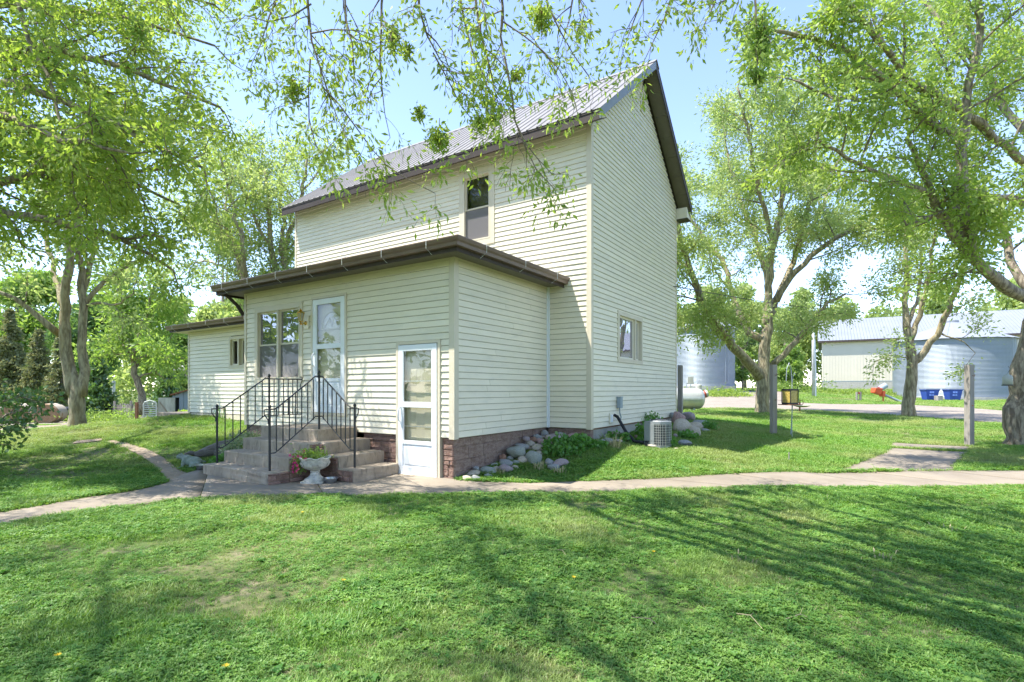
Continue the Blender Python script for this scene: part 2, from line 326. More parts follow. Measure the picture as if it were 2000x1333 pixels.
# ------------------------------------------------------------------ the lie of the land
def Lp(x, y, z): v = HW(x, y); return (v.x, v.y, z)
CTRL = [(0,2,0),(-3,2,0),(4,2,0),(-6,3,0),(8,4,0),(0,5,0),(-4,6,0),(3,6.5,0),(8,7,0),(0,-10,0),(-12,-4,0),(12,-4,0),(14,5,.05),(-8,3.5,0),
  (-5.16,5.29,0),(-2.5,6.8,0),(0,6.9,0),(2.1,7.25,0),(7.3,7.5,0),(5.4,8.8,0),(8.6,8.8,0),(-25,-10,0),(25,-10,0),(0,-30,0),
  Lp(-2.8,-4.8,0),Lp(-.9,-3,0),Lp(-4.7,-4.9,0),Lp(.65,-1.94,0),Lp(3.9,1.24,.02),Lp(-2.2,-2.9,0),Lp(-3.4,-3.5,0),
  Lp(0,0,.36),Lp(.1,2.8,.42),Lp(.1,5.6,.48),Lp(1.2,.2,.20),Lp(1.2,3,.30),Lp(1.2,5.5,.35),Lp(2.6,2.0,.14),Lp(2.6,5,.24),
  Lp(-.75,-2.3,.02),Lp(-.8,-1.5,.16),Lp(-.72,-.9,.27),Lp(-.6,-.3,.40),Lp(-.1,-.35,.34),Lp(.3,-.9,.14),Lp(-.3,-1.2,.10),Lp(-.45,-1.9,.0),
  Lp(-6.7,-3,.38),Lp(-5.4,-3.4,.24),Lp(-5.3,-4.5,.05),Lp(-11.6,-1.8,.66),Lp(-9.0,-2.0,.56),Lp(-9,-4,.36),Lp(-12.5,-4,.40),Lp(-7,-5,.12),
  (-11.3,13.7,.30),(-27,31,-.6),(-15,30,-.45),(-20,22,-.15),(-9,24,.15),(-40,60,-1.0),(-18,40,-.5),(-60,80,-1.2),(-22,60,-.6),
  (9.1,10.6,.02),(9.7,13.3,.10),(11.1,12.7,.08),(6.5,13.1,.25),(10.2,21.4,.40),(15.8,20.5,.30),(11.8,12.3,.10),(7.7,22.3,.42),
  (20,20,.25),(15,30,.42),(28,30,.35),(20,36,.45),(34,36,.40),(10,34,.55),(24,42,.75),(12,44,1.35),(34,43,.52),(40,44,.60),(50,42,.62),
  (36,60,1.35),(30,58,1.35),(48,52,1.30),(22,56,1.5),(60,48,1.2),(0,50,.6),(0,90,.6),(80,60,1.2),(120,100,1.3),(20,120,1.5),(0,250,.6),(-150,150,-1),(200,200,1),
  (300,0,.3),(-300,0,-.3),(0,-300,0),(-300,300,-1),(0,700,0),(700,700,0),(-700,700,-1),(30,8,.15),(45,20,.3)]
CT = np.array(CTRL, float)
def _phi(d2): return np.sqrt(d2 + 0.6)
_D = ((CT[:, None, :2]-CT[None, :, :2])**2).sum(-1)
_A = np.vstack([np.hstack([_phi(_D)-0.02*np.eye(len(CT)), np.ones((len(CT), 1))]), np.append(np.ones(len(CT)), 0)[None]])
_W = np.linalg.solve(_A, np.append(CT[:, 2], 0))
def hN(xy):
    xy = np.asarray(xy, float); out = np.empty(len(xy))
    for i in range(0, len(xy), 20000):
        b = xy[i:i+20000]
        out[i:i+20000] = _phi(((b[:, None]-CT[None, :, :2])**2).sum(-1)) @ _W[:-1] + _W[-1]
    return out
def h(x, y): return float(hN([(x, y)])[0])
def onground(px, py, dz=0.0):
    """where the ray through that pixel meets the ground"""
    Y = 2.0 if py > HY+5 else 20.0
    lo, hi = 1.5, 120.0
    f = lambda Y: (CAMH+(HY-py)/FPX*Y) - h((px-1000)/FPX*Y, Y)
    Y = lo
    while Y < hi and f(Y) > 0: Y *= 1.03
    a, b = Y/1.03, Y
    for _ in range(18):
        m_ = (a+b)/2
        if f(m_) > 0: a = m_
        else: b = m_
    return Vector(((px-1000)/FPX*b, b, h((px-1000)/FPX*b, b)+dz))

rings = np.concatenate([[0.02], np.geomspace(0.6, 60, 150), np.geomspace(64, 900, 26)])
NA = 288
ang = np.linspace(0, 2*np.pi, NA, endpoint=False)
gx = (rings[:, None]*np.sin(ang)[None]).ravel(); gy = (rings[:, None]*np.cos(ang)[None]).ravel()
gz = hN(np.stack([gx, gy], 1))
ii, jj = np.meshgrid(np.arange(len(rings)-1), np.arange(NA), indexing='ij'); j2 = (jj+1) % NA
gf = np.stack([ii*NA+jj, (ii+1)*NA+jj, (ii+1)*NA+j2, ii*NA+j2], -1).reshape(-1, 4)[:, ::-1]
ground = np_mesh('ground', np.stack([gx, gy, gz], 1), gf, M['ground'], kind='structure', smooth=True)

PATHS = []                                    # polygons (world xy) kept free of lawn
def resample(P, n):
    P = np.array(P, float); d = np.r_[0, np.cumsum(np.linalg.norm(np.diff(P, axis=0), axis=1))]
    t = np.linspace(0, d[-1], n); return np.stack([np.interp(t, d, P[:, k]) for k in range(P.shape[1])], 1)
def ribbon(name, A, B, n, m_, mt, lift=.012, parent=None, kind=None, keep=True, thick=.0):
    a = resample(A, n); b = resample(B, n)
    g = a[:, None] + (b-a)[:, None]*np.linspace(0, 1, m_)[None, :, None]
    if keep: PATHS.append(np.concatenate([a, b[::-1]]))
    xy = g.reshape(-1, 2); z = hN(xy)+lift
    i, j = np.meshgrid(np.arange(n-1), np.arange(m_-1), indexing='ij'); k = i*m_+j
    f = np.stack([k, k+m_, k+m_+1, k+1], -1).reshape(-1, 4)
    v = np.concatenate([xy, z[:, None]], 1)
    if thick:
        edge = [i_*m_ for i_ in range(n)] + [(n-1)*m_+j_ for j_ in range(1, m_)] + [i_*m_+m_-1 for i_ in range(n-2, -1, -1)] + [j_ for j_ in range(m_-2, 0, -1)]
        base = len(v); low = v[edge].copy(); low[:, 2] -= thick; v = np.concatenate([v, low])
        q = len(edge); f = np.concatenate([f, np.array([[edge[k_], base+k_, base+(k_+1) % q, edge[(k_+1) % q]] for k_ in range(q)])])
    return np_mesh(name, v, f, mt, parent, kind)
gw = lambda L: [tuple(onground(*p).xy) for p in L]

# front walk: slabs with open joints
walk = tag(empty('walkway'), kind='structure')
nearE = [(-14.5, .1), (-9.0, 3.15)] + gw([(0,1030),(150,1004),(300,983),(450,974),(620,970),(790,969),(960,968),(1130,962),(1300,957),(1560,954),(1800,953),(2000,952)]) + [(10.5, 7.35), (15, 7.1)]
farE = [(-15, .75), (-9.5, 3.75)] + gw([(0,1003),(150,976),(262,960),(318,946),(362,926),(410,910),(470,900),(700,900),(775,918),(865,934),(905,941),(1125,943),(1300,936),(1560,924),(1800,922),(2000,922)]) + [(11.5, 8.75), (15, 8.6)]
NS = 400; a_ = resample(nearE, NS); b_ = resample(farE, NS)
cutx = [-15, -11, -8.0, -6.2, -4.6, -3.1, -1.62, -.27, .45, 1.62, 2.78, 4.0, 5.2, 6.4, 7.6, 8.9, 10.2, 12.2, 15]
mid = (a_[:, 0]+b_[:, 0])/2
for k in range(len(cutx)-1):
    s_ = np.where((mid >= cutx[k]) & (mid <= cutx[k+1]))[0]
    if len(s_) < 3: continue
    i0, i1 = s_[0], min(s_[-1]+1, NS-1)
    A_, B_ = a_[i0:i1+1].copy(), b_[i0:i1+1].copy()
    A_[-1] += (A_[-2]-A_[-1])*.012/np.linalg.norm(A_[-2]-A_[-1])*1.2; B_[-1] += (B_[-2]-B_[-1])*.012/np.linalg.norm(B_[-2]-B_[-1])*1.2
    ribbon('slab', A_, B_, 14, 7, M['walk'], .016+.006*((k*7) % 3-1), walk, keep=False, thick=.08)
PATHS.append(np.concatenate([a_, b_[::-1]]))
# short side path to the clothes post, in two pours
side = tag(empty('garden_path'), kind='structure')
ribbon('slab', gw([(1628,921),(1680,905),(1725,887),(1738,876)]), gw([(1866,921),(1870,908),(1882,893),(1890,884)]), 14, 10, M['walk'], .014, side, thick=.06)
ribbon('slab', gw([(1738,874),(1744,866)]), gw([(1890,882),(1894,874)]), 6, 10, M['walk'], .02, side, thick=.06)
# worn strip from the patio up to the left
ribbon('dirt_path', gw([(330,947),(312,925),(296,905),(262,884),(232,872),(205,864)]), gw([(395,937),(350,918),(322,896),(282,876),(248,866),(222,860)]), 20, 7, M['dirt'], .010, kind='structure')
for P_, Q_ in (([(140,868),(196,862)], [(150,862),(205,857)]), ([(0,845),(60,841),(140,832),(250,824)], [(0,838),(60,834),(140,827),(255,820)])):
    ribbon('dirt_path', gw(P_), gw(Q_), 12, 5, M['dirt'], .012, kind='structure')
# gravel farm drive
ribbon('gravel_drive', gw([(1290,799),(1372,798),(1475,799),(1600,803),(1775,815),(1900,823),(2000,831)])+[(15.5, 13.2), (17.5, 10), (19, 4)],
       gw([(1290,775),(1385,772),(1470,776),(1545,786),(1620,790),(1760,791),(1880,797),(2000,806)])+[(24.5, 19), (26, 12), (27, 4)], 70, 12, M['gravel'], .02, kind='structure')
ribbon('gravel_drive', gw([(1470,776),(1500,779),(1545,786)])[::-1] if False else gw([(1400,773),(1470,777),(1540,785)]), gw([(1395,771),(1425,764),(1560,766)]), 12, 8, M['gravel'], .03, kind='structure')
ribbon('gravel_drive', gw([(-200,842),(0,835),(110,830),(255,821),(360,815)]), gw([(-200,836),(0,829),(110,824),(255,816),(360,811)]), 24, 5, M['gravel'], .015, kind='structure')

# ------------------------------------------------------------------ lawn
def inside(poly, P):
    x, y = P[:, 0], P[:, 1]; r = np.zeros(len(P), bool); q = np.roll(poly, 1, axis=0)
    for (x1, y1), (x2, y2) in zip(poly, q):
        if y1 == y2: continue
        c = ((y1 > y) != (y2 > y)) & (x < (x2-x1)*(y-y1)/(y2-y1)+x1); r ^= c
    return r
def vnoise(P, s, seed):
    rg = np.random.default_rng(seed); G = rg.random((64, 64)); p = P/s; i = np.floor(p).astype(int); f = p-i; f = f*f*(3-2*f)
    g = lambda a, b: G[(i[:, 0]+a) % 64, (i[:, 1]+b) % 64]
    return (g(0,0)*(1-f[:,0])+g(1,0)*f[:,0])*(1-f[:,1])+(g(0,1)*(1-f[:,0])+g(1,1)*f[:,0])*f[:,1]
HOLES = [np.array([HW(x, y).xy for x, y in q]) for q in (
    [(-6.62,-2.9),(-.93,-2.9),(-.93,0),(0,0),(0,5.6),(-9.1,5.6),(-9.1,2),(-11.6,2),(-11.6,-1.7),(-6.62,-1.7)], [(-4.75,-4.85),(-2.85,-4.85),(-2.0,-3.9),(-2.0,-2.9),(-4.75,-2.9)])]
def tuft(seed, nb, spread, hgt, wid, lean, mt, nm):
    rg = random.Random(seed); v = []; f = []
    for b in range(nb):
        a = rg.uniform(0, 6.283); r = spread*math.sqrt(rg.random()); x, y = r*math.cos(a), r*math.sin(a)
        d = rg.uniform(0, 6.283); hh = hgt*rg.uniform(.5, 1.2); w = wid*rg.uniform(.7, 1.3); l = lean*rg.uniform(.3, 1.3)*hh
        dx, dy = math.cos(d), math.sin(d); sx, sy = -dy*w, dx*w; n = len(v)
        v += [(x-sx, y-sy, -.01), (x+sx, y+sy, -.01), (x+sx*.8+dx*l*.35, y+sy*.8+dy*l*.35, hh*.6), (x-sx*.8+dx*l*.35, y-sy*.8+dy*l*.35, hh*.6), (x+dx*l, y+dy*l, hh*.95)]
        f += [(n, n+1, n+2, n+3), (n+3, n+2, n+4)]
    me = bpy.data.meshes.new(nm); me.from_pydata(v, [], f); me.materials.append(mt); o = bpy.data.objects.new(nm, me); return o
def clover(seed, nl, spread, size, mt):
    rg = random.Random(seed); v = []; f = []
    for b in range(nl):
        a = rg.uniform(0, 6.283); r = spread*math.sqrt(rg.random()); x, y, z = r*math.cos(a), r*math.sin(a), rg.uniform(.012, .045)
        for k in range(3):
            d = a+k*2.094+rg.uniform(-.2, .2); s_ = size*rg.uniform(.7, 1.2); c_, s2 = math.cos(d), math.sin(d); n = len(v)
            v += [(x, y, z), (x+c_*s_*.6-s2*s_*.4, y+s2*s_*.6+c_*s_*.4, z+.006), (x+c_*s_, y+s2*s_, z+rg.uniform(-.004, .01)), (x+c_*s_*.6+s2*s_*.4, y+s2*s_*.6-c_*s_*.4, z+.006)]
            f.append((n, n+1, n+2, n+3))
    me = bpy.data.meshes.new('clover'); me.from_pydata(v, [], f); me.materials.append(mt); return bpy.data.objects.new('clover', me)
def rosette(seed):
    rg = random.Random(seed); v = []; f = []
    for k in range(8):
        a = k*2.4; L_ = rg.uniform(.035, .07); w = L_*.28; c_, s_ = math.cos(a), math.sin(a); z = rg.uniform(.03, .055); n = len(v)
        v += [(0, 0, .005), (c_*L_*.55-s_*w, s_*L_*.55+c_*w, z), (c_*L_, s_*L_, z*.8), (c_*L_*.55+s_*w, s_*L_*.55-c_*w, z), (c_*L_*.55, s_*L_*.55, z-.006)]
        f += [(n, n+4, n+1), (n+4, n+2, n+1), (n, n+3, n+4), (n+4, n+3, n+2)]
    me = bpy.data.meshes.new('rosette'); me.from_pydata(v, [], f); me.materials.append(M['weedleaf']); return bpy.data.objects.new('rosette', me)
def scatter(name, xy, z, rot, scl, idx, sources):
    n = len(xy); me = bpy.data.meshes.new(name); me.vertices.add(n)
    me.vertices.foreach_set('co', np.concatenate([xy, z[:, None]], 1).astype(np.float32).ravel())
    for nm, ty, ar in (('rot', 'FLOAT_VECTOR', rot), ('scl', 'FLOAT_VECTOR', np.stack([scl, scl, np.minimum(scl, .75+.25*scl)], 1)), ('idx', 'INT', idx)):
        at_ = me.attributes.new(nm, ty, 'POINT'); at_.data.foreach_set('vector' if ty == 'FLOAT_VECTOR' else 'value', np.ascontiguousarray(ar, np.int32 if ty == 'INT' else np.float32).ravel())
    o = bpy.data.objects.new(name, me); C.objects.link(o); o['kind'] = 'stuff'
    ng = bpy.data.node_groups.new(name, 'GeometryNodeTree')
    ng.interface.new_socket('Geometry', in_out='INPUT', socket_type='NodeSocketGeometry'); ng.interface.new_socket('Geometry', in_out='OUTPUT', socket_type='NodeSocketGeometry')
    N, Lk = ng.nodes, ng.links; gi = N.new('NodeGroupInput'); go = N.new('NodeGroupOutput')
    mp = N.new('GeometryNodeMeshToPoints'); Lk.new(gi.outputs[0], mp.inputs['Mesh'])
    ip = N.new('GeometryNodeInstanceOnPoints'); Lk.new(mp.outputs[0], ip.inputs['Points'])
    jg = N.new('GeometryNodeJoinGeometry')
    for s_ in reversed(sources):
        oi = N.new('GeometryNodeObjectInfo'); oi.inputs['As Instance'].default_value = True; oi.inputs['Object'].default_value = s_; Lk.new(oi.outputs['Geometry'], jg.inputs[0])
    Lk.new(jg.outputs[0], ip.inputs['Instance']); ip.inputs['Pick Instance'].default_value = True
    for nm, ty, so in (('rot', 'FLOAT_VECTOR', 'Rotation'), ('scl', 'FLOAT_VECTOR', 'Scale'), ('idx', 'INT', 'Instance Index')):
        na = N.new('GeometryNodeInputNamedAttribute'); na.data_type = ty; na.inputs['Name'].default_value = nm
        Lk.new([s for s in na.outputs if s.enabled and s.name == 'Attribute'][0], ip.inputs[so])
    Lk.new(ip.outputs[0], go.inputs[0]); md = o.modifiers.new('scatter', 'NODES'); md.node_group = ng
    return o
RG = np.random.default_rng(5)
bands = [(1.6,3.2,4200,.85),(3.2,5,3000,.95),(5,8,1700,1.05),(8,12,800,1.25),(12,18,330,1.5),(18,28,110,2.0),(28,46,34,3.0),(46,66,9,4.5)]
pts = []; scs = []
for y0, y1, dens, sc_ in bands:
    w = y1*1.12+1.0; n = int((y1-y0)*2*w*dens); P = np.stack([RG.uniform(-w, w, n), RG.uniform(y0, y1, n)], 1)
    P = P[np.abs(P[:, 0]) < P[:, 1]*1.1+.8]; pts.append(P); scs.append(np.full(len(P), sc_))
P = np.concatenate(pts); S = np.concatenate(scs)
bare = vnoise(P, .9, 3)*.55+vnoise(P, .33, 4)*.3+vnoise(P, 2.6, 5)*.35
keep = RG.random(len(P)) > np.clip((bare-.76)*5, 0, .75)
for q in PATHS+HOLES: keep &= ~inside(q, P)
P, S, bare = P[keep], S[keep], bare[keep]
n = len(P); rot = np.stack([RG.normal(0, .12, n), RG.normal(0, .12, n), RG.uniform(0, 6.283, n)], 1)
lush = vnoise(P, 1.5, 9)
scl = S*RG.uniform(.55, 1.3, n)*(.5+.5*lush+.5*vnoise(P, .3, 10)**1.5)*np.clip((1.05-bare)*2.4, .45, 1)
near = P[:, 1] < 9
idx = RG.integers(0, 5, n)
cl = (vnoise(P, .8, 21)+.25*vnoise(P, .25, 22) > .48) & (RG.random(n) < .60) & near; idx[cl] = 5+RG.integers(0, 2, cl.sum())
st = (RG.random(n) < .025) & near | ((bare > .70) & (RG.random(n) < .22)); idx[st] = 7
ro = near & (RG.random(n) < .012+.03*(vnoise(P, .7, 31) > .62)); idx[ro] = 8
src = [tuft(k, 12, .06, .055, .0036, .95, M['grass'], 'grass_tuft') for k in range(5)] + [clover(40+k, 8, .055, .021, M['weedleaf']) for k in range(2)] + [tuft(77, 5, .05, .04, .0016, 1.8, M['straw'], 'straw_tuft')] + [rosette(5)]
scatter('grass', P, hN(P), rot, scl, idx, src)
# rank grass and weeds on the bank before the shed and at the drive edge
# ------------------------------------------------------------------ farmhouse
house = thing('farmhouse', 'two-storey cream clapboard farmhouse with brown metal roof and porch wing', 'house', HW(0, 0, 0), -TH)
# wall frames: (s along the wall, o outwards, z up) -> house frame
F_main  = lambda s, o, z: (s, -o, z)
F_porch = lambda s, o, z: (s, -2.9-o, z)
F_wing  = lambda s, o, z: (s, -1.7-o, z)
F_gable = lambda s, o, z: (o, s, z)
F_side  = lambda s, o, z: (-.93+o, s, z)
ZB, EXPO = .635, .1016
def cut(lo, hi, ops):
    segs = [(lo, hi)]
    for a, b in ops:
        nx = []
        for p, q in segs:
            if b <= p or a >= q: nx.append((p, q)); continue
            if a > p: nx.append((p, a))
            if b < q: nx.append((b, q))
        segs = nx
    return [s for s in segs if s[1]-s[0] > .004]
def wall(name, Fm, s0, s1, z0, z1, ops, seed, top=None, thick=.11, inset=(.02, .02), seams=.45, sid=True):
    """core with openings + one board object per course; ops = (s0, s1, z0, z1)"""
    mb = MB(); ss = sorted({s0, s1, *[o[0] for o in ops], *[o[1] for o in ops]}); zz = sorted({z0, z1, *[o[2] for o in ops], *[o[3] for o in ops]})
    zz = [z for z in zz if z0 <= z <= z1]; ss = [s for s in ss if s0 <= s <= s1]
    for a, b in zip(ss, ss[1:]):
        for c, d in zip(zz, zz[1:]):
            m_, k = (a+b)/2, (c+d)/2
            if any(o[0] < m_ < o[1] and o[2] < k < o[3] for o in ops): continue
            mb.box(a, b, -thick, 0, c, d, Fm)
    if top: mb.prism(top, -thick, 0, lambda a, b, d: Fm(a, d, b))
    w = mb.build(name, M['sheath'], house)
    if not sid: return w
    rg = random.Random(seed); z = z0; zt = max([z1]+[p[1] for p in top] if top else [z1])
    def lim(zq):
        if top is None or zq <= z1: return s0+inset[0], s1-inset[1]
        apex = max(top, key=lambda p: p[1]); t = (zq-z1)/(apex[1]-z1)
        return s0+(apex[0]-s0)*t+.01, s1+(apex[0]-s1)*t-.01
    while z < zt-.02:
        zu = min(z+EXPO, zt); a0, a1 = lim(z); b0, b1 = lim(zu)
        oo = [(o[0], o[1]) for o in ops if o[2] < zu-.012 and o[3] > z+.012]
        for p, q in cut(a0, a1, oo):
            cuts = [p, q]
            if q-p > 2.2 and rg.random() < seams: cuts = [p, rg.uniform(p+.5, q-.5), q]
            for i, (u, v) in enumerate(zip(cuts, cuts[1:])):
                g = .0016*(i % 2); u2, v2 = u, v; mb = MB()
                ut, vt = (b0 if abs(u-a0) < 1e-6 else u2), (b1 if abs(v-a1) < 1e-6 else v2)
                if i: u2 += .0025; ut += .0025
                mb.loft([[Fm(u2, .001, z+.0055), Fm(u2, .0185+g, z+.0055), Fm(u2, .0205+g, z+.014), Fm(ut, .0065+g, zu), Fm(ut, .001, zu)],
                         [Fm(v2, .001, z+.0055), Fm(v2, .0185+g, z+.0055), Fm(v2, .0205+g, z+.014), Fm(vt, .0065+g, zu), Fm(vt, .001, zu)]])
                mb.build('siding_board', M['siding'], w)
        z = zu
    return w
OPW = (-3.04, -2.33, 4.62, 6.04)                 # upper window
OPP = (-6.17, -4.73, 1.60, 2.99)                 # porch twin window
OD1 = (-4.33, -3.42, .95, 3.06)                  # entry
OD2 = (-2.09, -1.25, .0, 2.11)                   # low door
OPG = (1.36, 2.76, 2.02, 2.98)                   # gable window
OPV = (-9.42, -8.64, 1.98, 2.70)                 # wing window
def grow_op(o, d): return (o[0]-d, o[1]+d, o[2]-d, o[3]+d)
ZE = 6.40
wall('front_wall', F_main, -9.13, 0, ZB, ZE+.05, [OPW], 1)
wall('gable_wall', F_gable, 0, 5.6, ZB, ZE, [OPG], 2, top=[(0, ZE), (5.6, ZE), (2.8, ZE+2.8*.79)])
wall('porch_front_wall', F_porch, -6.62, -.93, ZB, 3.46, [OPP, OD1, (OD2[0], OD2[1], ZB, OD2[3])], 3)
wall('porch_side_wall', F_side, -2.9, 0, ZB, 3.46, [], 4, inset=(.02, .05))
wall('wing_front_wall', F_wing, -11.6, -6.5, .735, 2.98, [OPV], 5)
# unseen sides, plain cores
mb = MB()
mb.box(-9.13, 0, 5.49, 5.6, ZB-.6, ZE); mb.box(-9.13, -9.02, .002, 5.49, ZB-.6, ZE)
mb.prism([(0, ZE), (5.6, ZE), (2.8, ZE+2.8*.79)], -9.13, -9.02, lambda a, b, d: (d, a, b))
mb.box(-6.62, -6.51, -2.89, -.002, ZB-.6, 3.46); mb.box(-11.6, -11.49, -1.69, 2.6, .3, 2.98); mb.box(-11.6, -9.14, 2.49, 2.6, .3, 2.98)
mb.box(-9.12, -.01, .01, 5.48, 3.4, 3.6); mb.box(-9.12, -.12, .12, 5.48, .5, .66); mb.box(-6.5, -1.0, -2.78, -.02, .6, .66) 
mb.build('back_walls', M['sheath'], house)
# corner posts, inside corner, starter and frieze trims
mb = MB()
for z0, z1, f in ((ZB-.012, ZE+.06, F_main),):
    mb.box(-.075, .026, -.001, .027, z0, z1, F_main); mb.box(.026, .027, 0, .0, 0, 0, F_main) if False else None
mb.box(.0, .026, .0, .075, ZB-.012, ZE+.02)
mb.box(0, .024, 5.53, 5.6, ZB-.012, ZE-.1); mb.box(-9.15, -9.08, -.026, 0, ZB, ZE+.04)
mb.box(-1.01, -.904, -2.927, -2.901, ZB-.014, 3.44); mb.box(-.93, -.904, -2.9, -2.82, ZB-.014, 3.44)
mb.box(-6.646, -6.575, -2.927, -2.901, ZB, 3.44); mb.box(-6.646, -6.62, -2.9, -2.83, ZB, 3.44)
mb.box(-11.625, -11.56, -1.727, -1.701, .725, 2.98)
mb.build('corner_trim', M['trim'], house)
mb = MB(); mb.box(-.929, -.868, -.045, -.020, ZB, 3.42); mb.box(-.929, -.905, -.06, -.045, ZB, 3.42); mb.build('corner_channel', M['white'], house)
mb = MB(); mb.box(-9.10, -.08, -.024, -.0185, ZE-.01, ZE+.06); mb.box(-6.57, -1.02, -2.926, -2.92, 3.36, 3.44); mb.box(-.911, -.906, -2.8, -.06, 3.36, 3.44); mb.box(-11.55, -6.64, -1.726, -1.72, 2.92, 2.98)
mb.build('frieze_board', M['trim'], house)

# ---- roofs
SL = .79
def zr(y): return 6.46+(min(y, 5.6-y)+.35)*SL           # top of the roof sheet
mb = MB()                                             # rafters-and-deck slab of both slopes
for y0, y1 in ((-.33, 2.8), (5.93, 2.8)):
    mb.loft([[(x, y0, zr(y0)-.03), (x, y1, zr(y1)-.03), (x, y1, zr(y1)-.12), (x, y0, zr(y0)-.12)] for x in (-9.27, .32)])
roof = mb.build('roof', M['fascia'], house)
def ribbed(name, parent, x0, x1, A, B, up, rib=.2286, rw=.022, rh=.018, mt='roofmetal'):
    """sheet between point functions A(x) and B(x) with ribs along A->B"""
    mb = MB(); xs = [x0]; hs = [0]; x = x0+rib/2
    while x < x1-rw: xs += [x-rw, x-rw*.5, x+rw*.5, x+rw]; hs += [0, rh, rh, 0]; x += rib
    xs.append(x1); hs.append(0); up = Vector(up)
    P = [Vector(A(q))+up*k for q, k in zip(xs, hs)]; Q = [Vector(B(q))+up*k for q, k in zip(xs, hs)]
    for i in range(len(xs)-1): mb.quad(P[i], P[i+1], Q[i+1], Q[i])
    e = up*-.008
    for i in range(len(xs)-1): mb.quad(P[i]+e, P[i+1]+e, P[i+1], P[i])
    return mb.build(name, M[mt], parent)
x = -9.30
while x < .34:
    x2 = min(x+.9144, .36)
    ribbed('roof_panel', roof, x, x2-.002, lambda q: (q, -.37, zr(-.37)), lambda q: (q, 2.8, zr(2.8)), (0, -SL/1.274, 1/1.274))
    x = x2
ribbed('roof_panel', roof, -9.3, .36, lambda q: (q, 5.97, zr(5.97)), lambda q: (q, 2.8, zr(2.8)), (0, SL/1.274, 1/1.274))
mb = MB(); mb.loft([[(x, 2.62, zr(2.62)+.022), (x, 2.8, zr(2.8)+.03), (x, 2.98, zr(2.98)+.022), (x, 2.8, zr(2.8)+.012)] for x in (-9.31, .37)]); mb.build('ridge_cap', M['roofmetal'], roof)
# eave fascia and soffit, rakes
mb = MB(); mb.box(-9.28, .33, -.352, -.332, 6.255, 6.445); mb.box(-9.285, .335, -.362, -.352, 6.405, 6.450)
mb.build('fascia', M['fascia'], house)
mb = MB(); mb.loft([[(x, -.335, 6.275), (x, -.335, 6.262), (x, -.0, 6.425), (x, -.0, 6.44)] for x in (-9.26, .32)]); mb.build('soffit', M['fascia'], house)
rk = MB(); 
rk.loft([[(.335, y, zr(y)-.19), (.352, y, zr(y)-.19), (.352, y, zr(y)-.008), (.335, y, zr(y)-.008)] for y in (-.35, 2.8)])
o_ = rk.build('rake_board', mat('sky reflecting rake metal', (.19, .20, .205), .35, spec=.6), house)  # front rake: the sky's reflection is put into its blue grey colour
rk = MB(); rk.loft([[(.335, y, zr(y)-.19), (.352, y, zr(y)-.19), (.352, y, zr(y)-.008), (.335, y, zr(y)-.008)] for y in (5.95, 2.8)]); rk.build('rake_board', M['fascia'], house)
sf = MB()
n_ = 7
for k in range(n_):
    for a, b in ((-.30, 2.8), (5.90, 2.8)):
        y0, y1 = a+(b-a)*k/n_, a+(b-a)*(k+1)/n_; g = (y1-y0)*.006
        mbq = MB(); mbq.loft([[(x, y0+g, zr(y0+g)-.145), (x, y1-g, zr(y1-g)-.145), (x, y1-g, zr(y1-g)-.125), (x, y0+g, zr(y0+g)-.125)] for x in (.02, .334)])
        mbq.build('soffit_panel', M['soffit'], roof)
mb = MB(); mb.prism([(5.60, 6.10), (5.93, 6.13), (5.60, 6.40)], .0, .30, lambda a, b, d: (d, a, b)); mb.build('eave_return', M['siding'], house)
mb = MB(); mb.box(0, .325, 5.58, 5.95, 6.085, 6.10); mb.build('return_trim', M['fascia'], house)
# gable vent
mb = MB(); mb.box(.018, .034, 2.69, 2.99, 7.84, 7.875); mb.box(.018, .034, 2.69, 2.99, 8.205, 8.24); mb.box(.018, .034, 2.69, 2.725, 7.84, 8.24); mb.box(.018, .034, 2.955, 2.99, 7.84, 8.24)
vent = mb.build('gable_vent', M['siding'], house)
for k in range(6):
    z = 7.88+k*.054; mb = MB(); mb.loft([[(.016, y, z+.04), (.020, y, z+.046), (.034, y, z+.006), (.031, y, z)] for y in (2.725, 2.955)]); mb.build('louvre_slat', M['trim'], vent)
# porch roof: low hip with open gutters
def zp(x, y): return 3.53+.085*min(y+3.33, -(x+.55)+.0, x+7.10+.0) if True else 0
mb = MB()
P0 = [(-7.06, -3.30, 3.53), (-.54, -3.30, 3.53), (-.54, .0, 3.53), (-2.6, -.02, 3.80), (-5.6, -.02, 3.80), (-7.06, 0, 3.53)]
mb.quad(P0[0], P0[1], P0[3], P0[4]); mb.tri(P0[1], P0[2], P0[3]); mb.tri(P0[0], P0[4], P0[5])
proof = mb.build('porch_roof', M['roofmetal'], house)
x = -7.04
while x < -.60:                                       # rib ends that stand above the gutter
    mb = MB(); mb.box(x-.02, x+.02, -3.325, -3.18, 3.535, 3.568); mb.build('rib_end', M['roofmetal'], proof); x += .2286
y = -3.15
while y < -.05:
    mb = MB(); mb.box(-.66, -.515, y-.02, y+.02, 3.535, 3.568); mb.build('rib_end', M['roofmetal'], proof); y += .2286
mb = MB(); mb.box(-7.05, -.55, -3.305, -3.285, 3.36, 3.528); mb.box(-.57, -.55, -3.285, -.0, 3.36, 3.528); mb.box(-7.05, -7.03, -3.285, 0, 3.36, 3.528)
pf = mb.build('porch_fascia', M['fascia'], house)
for (x0, x1, y0, y1) in ((-7.03, -.57, -3.285, -2.918), (-.905, -.57, -2.916, -.0), (-7.03, -6.62, -2.916, 0)):
    mb = MB(); mb.box(x0, x1, y0, y1, 3.405, 3.42); mb.build('porch_soffit', M['soffit'], house)
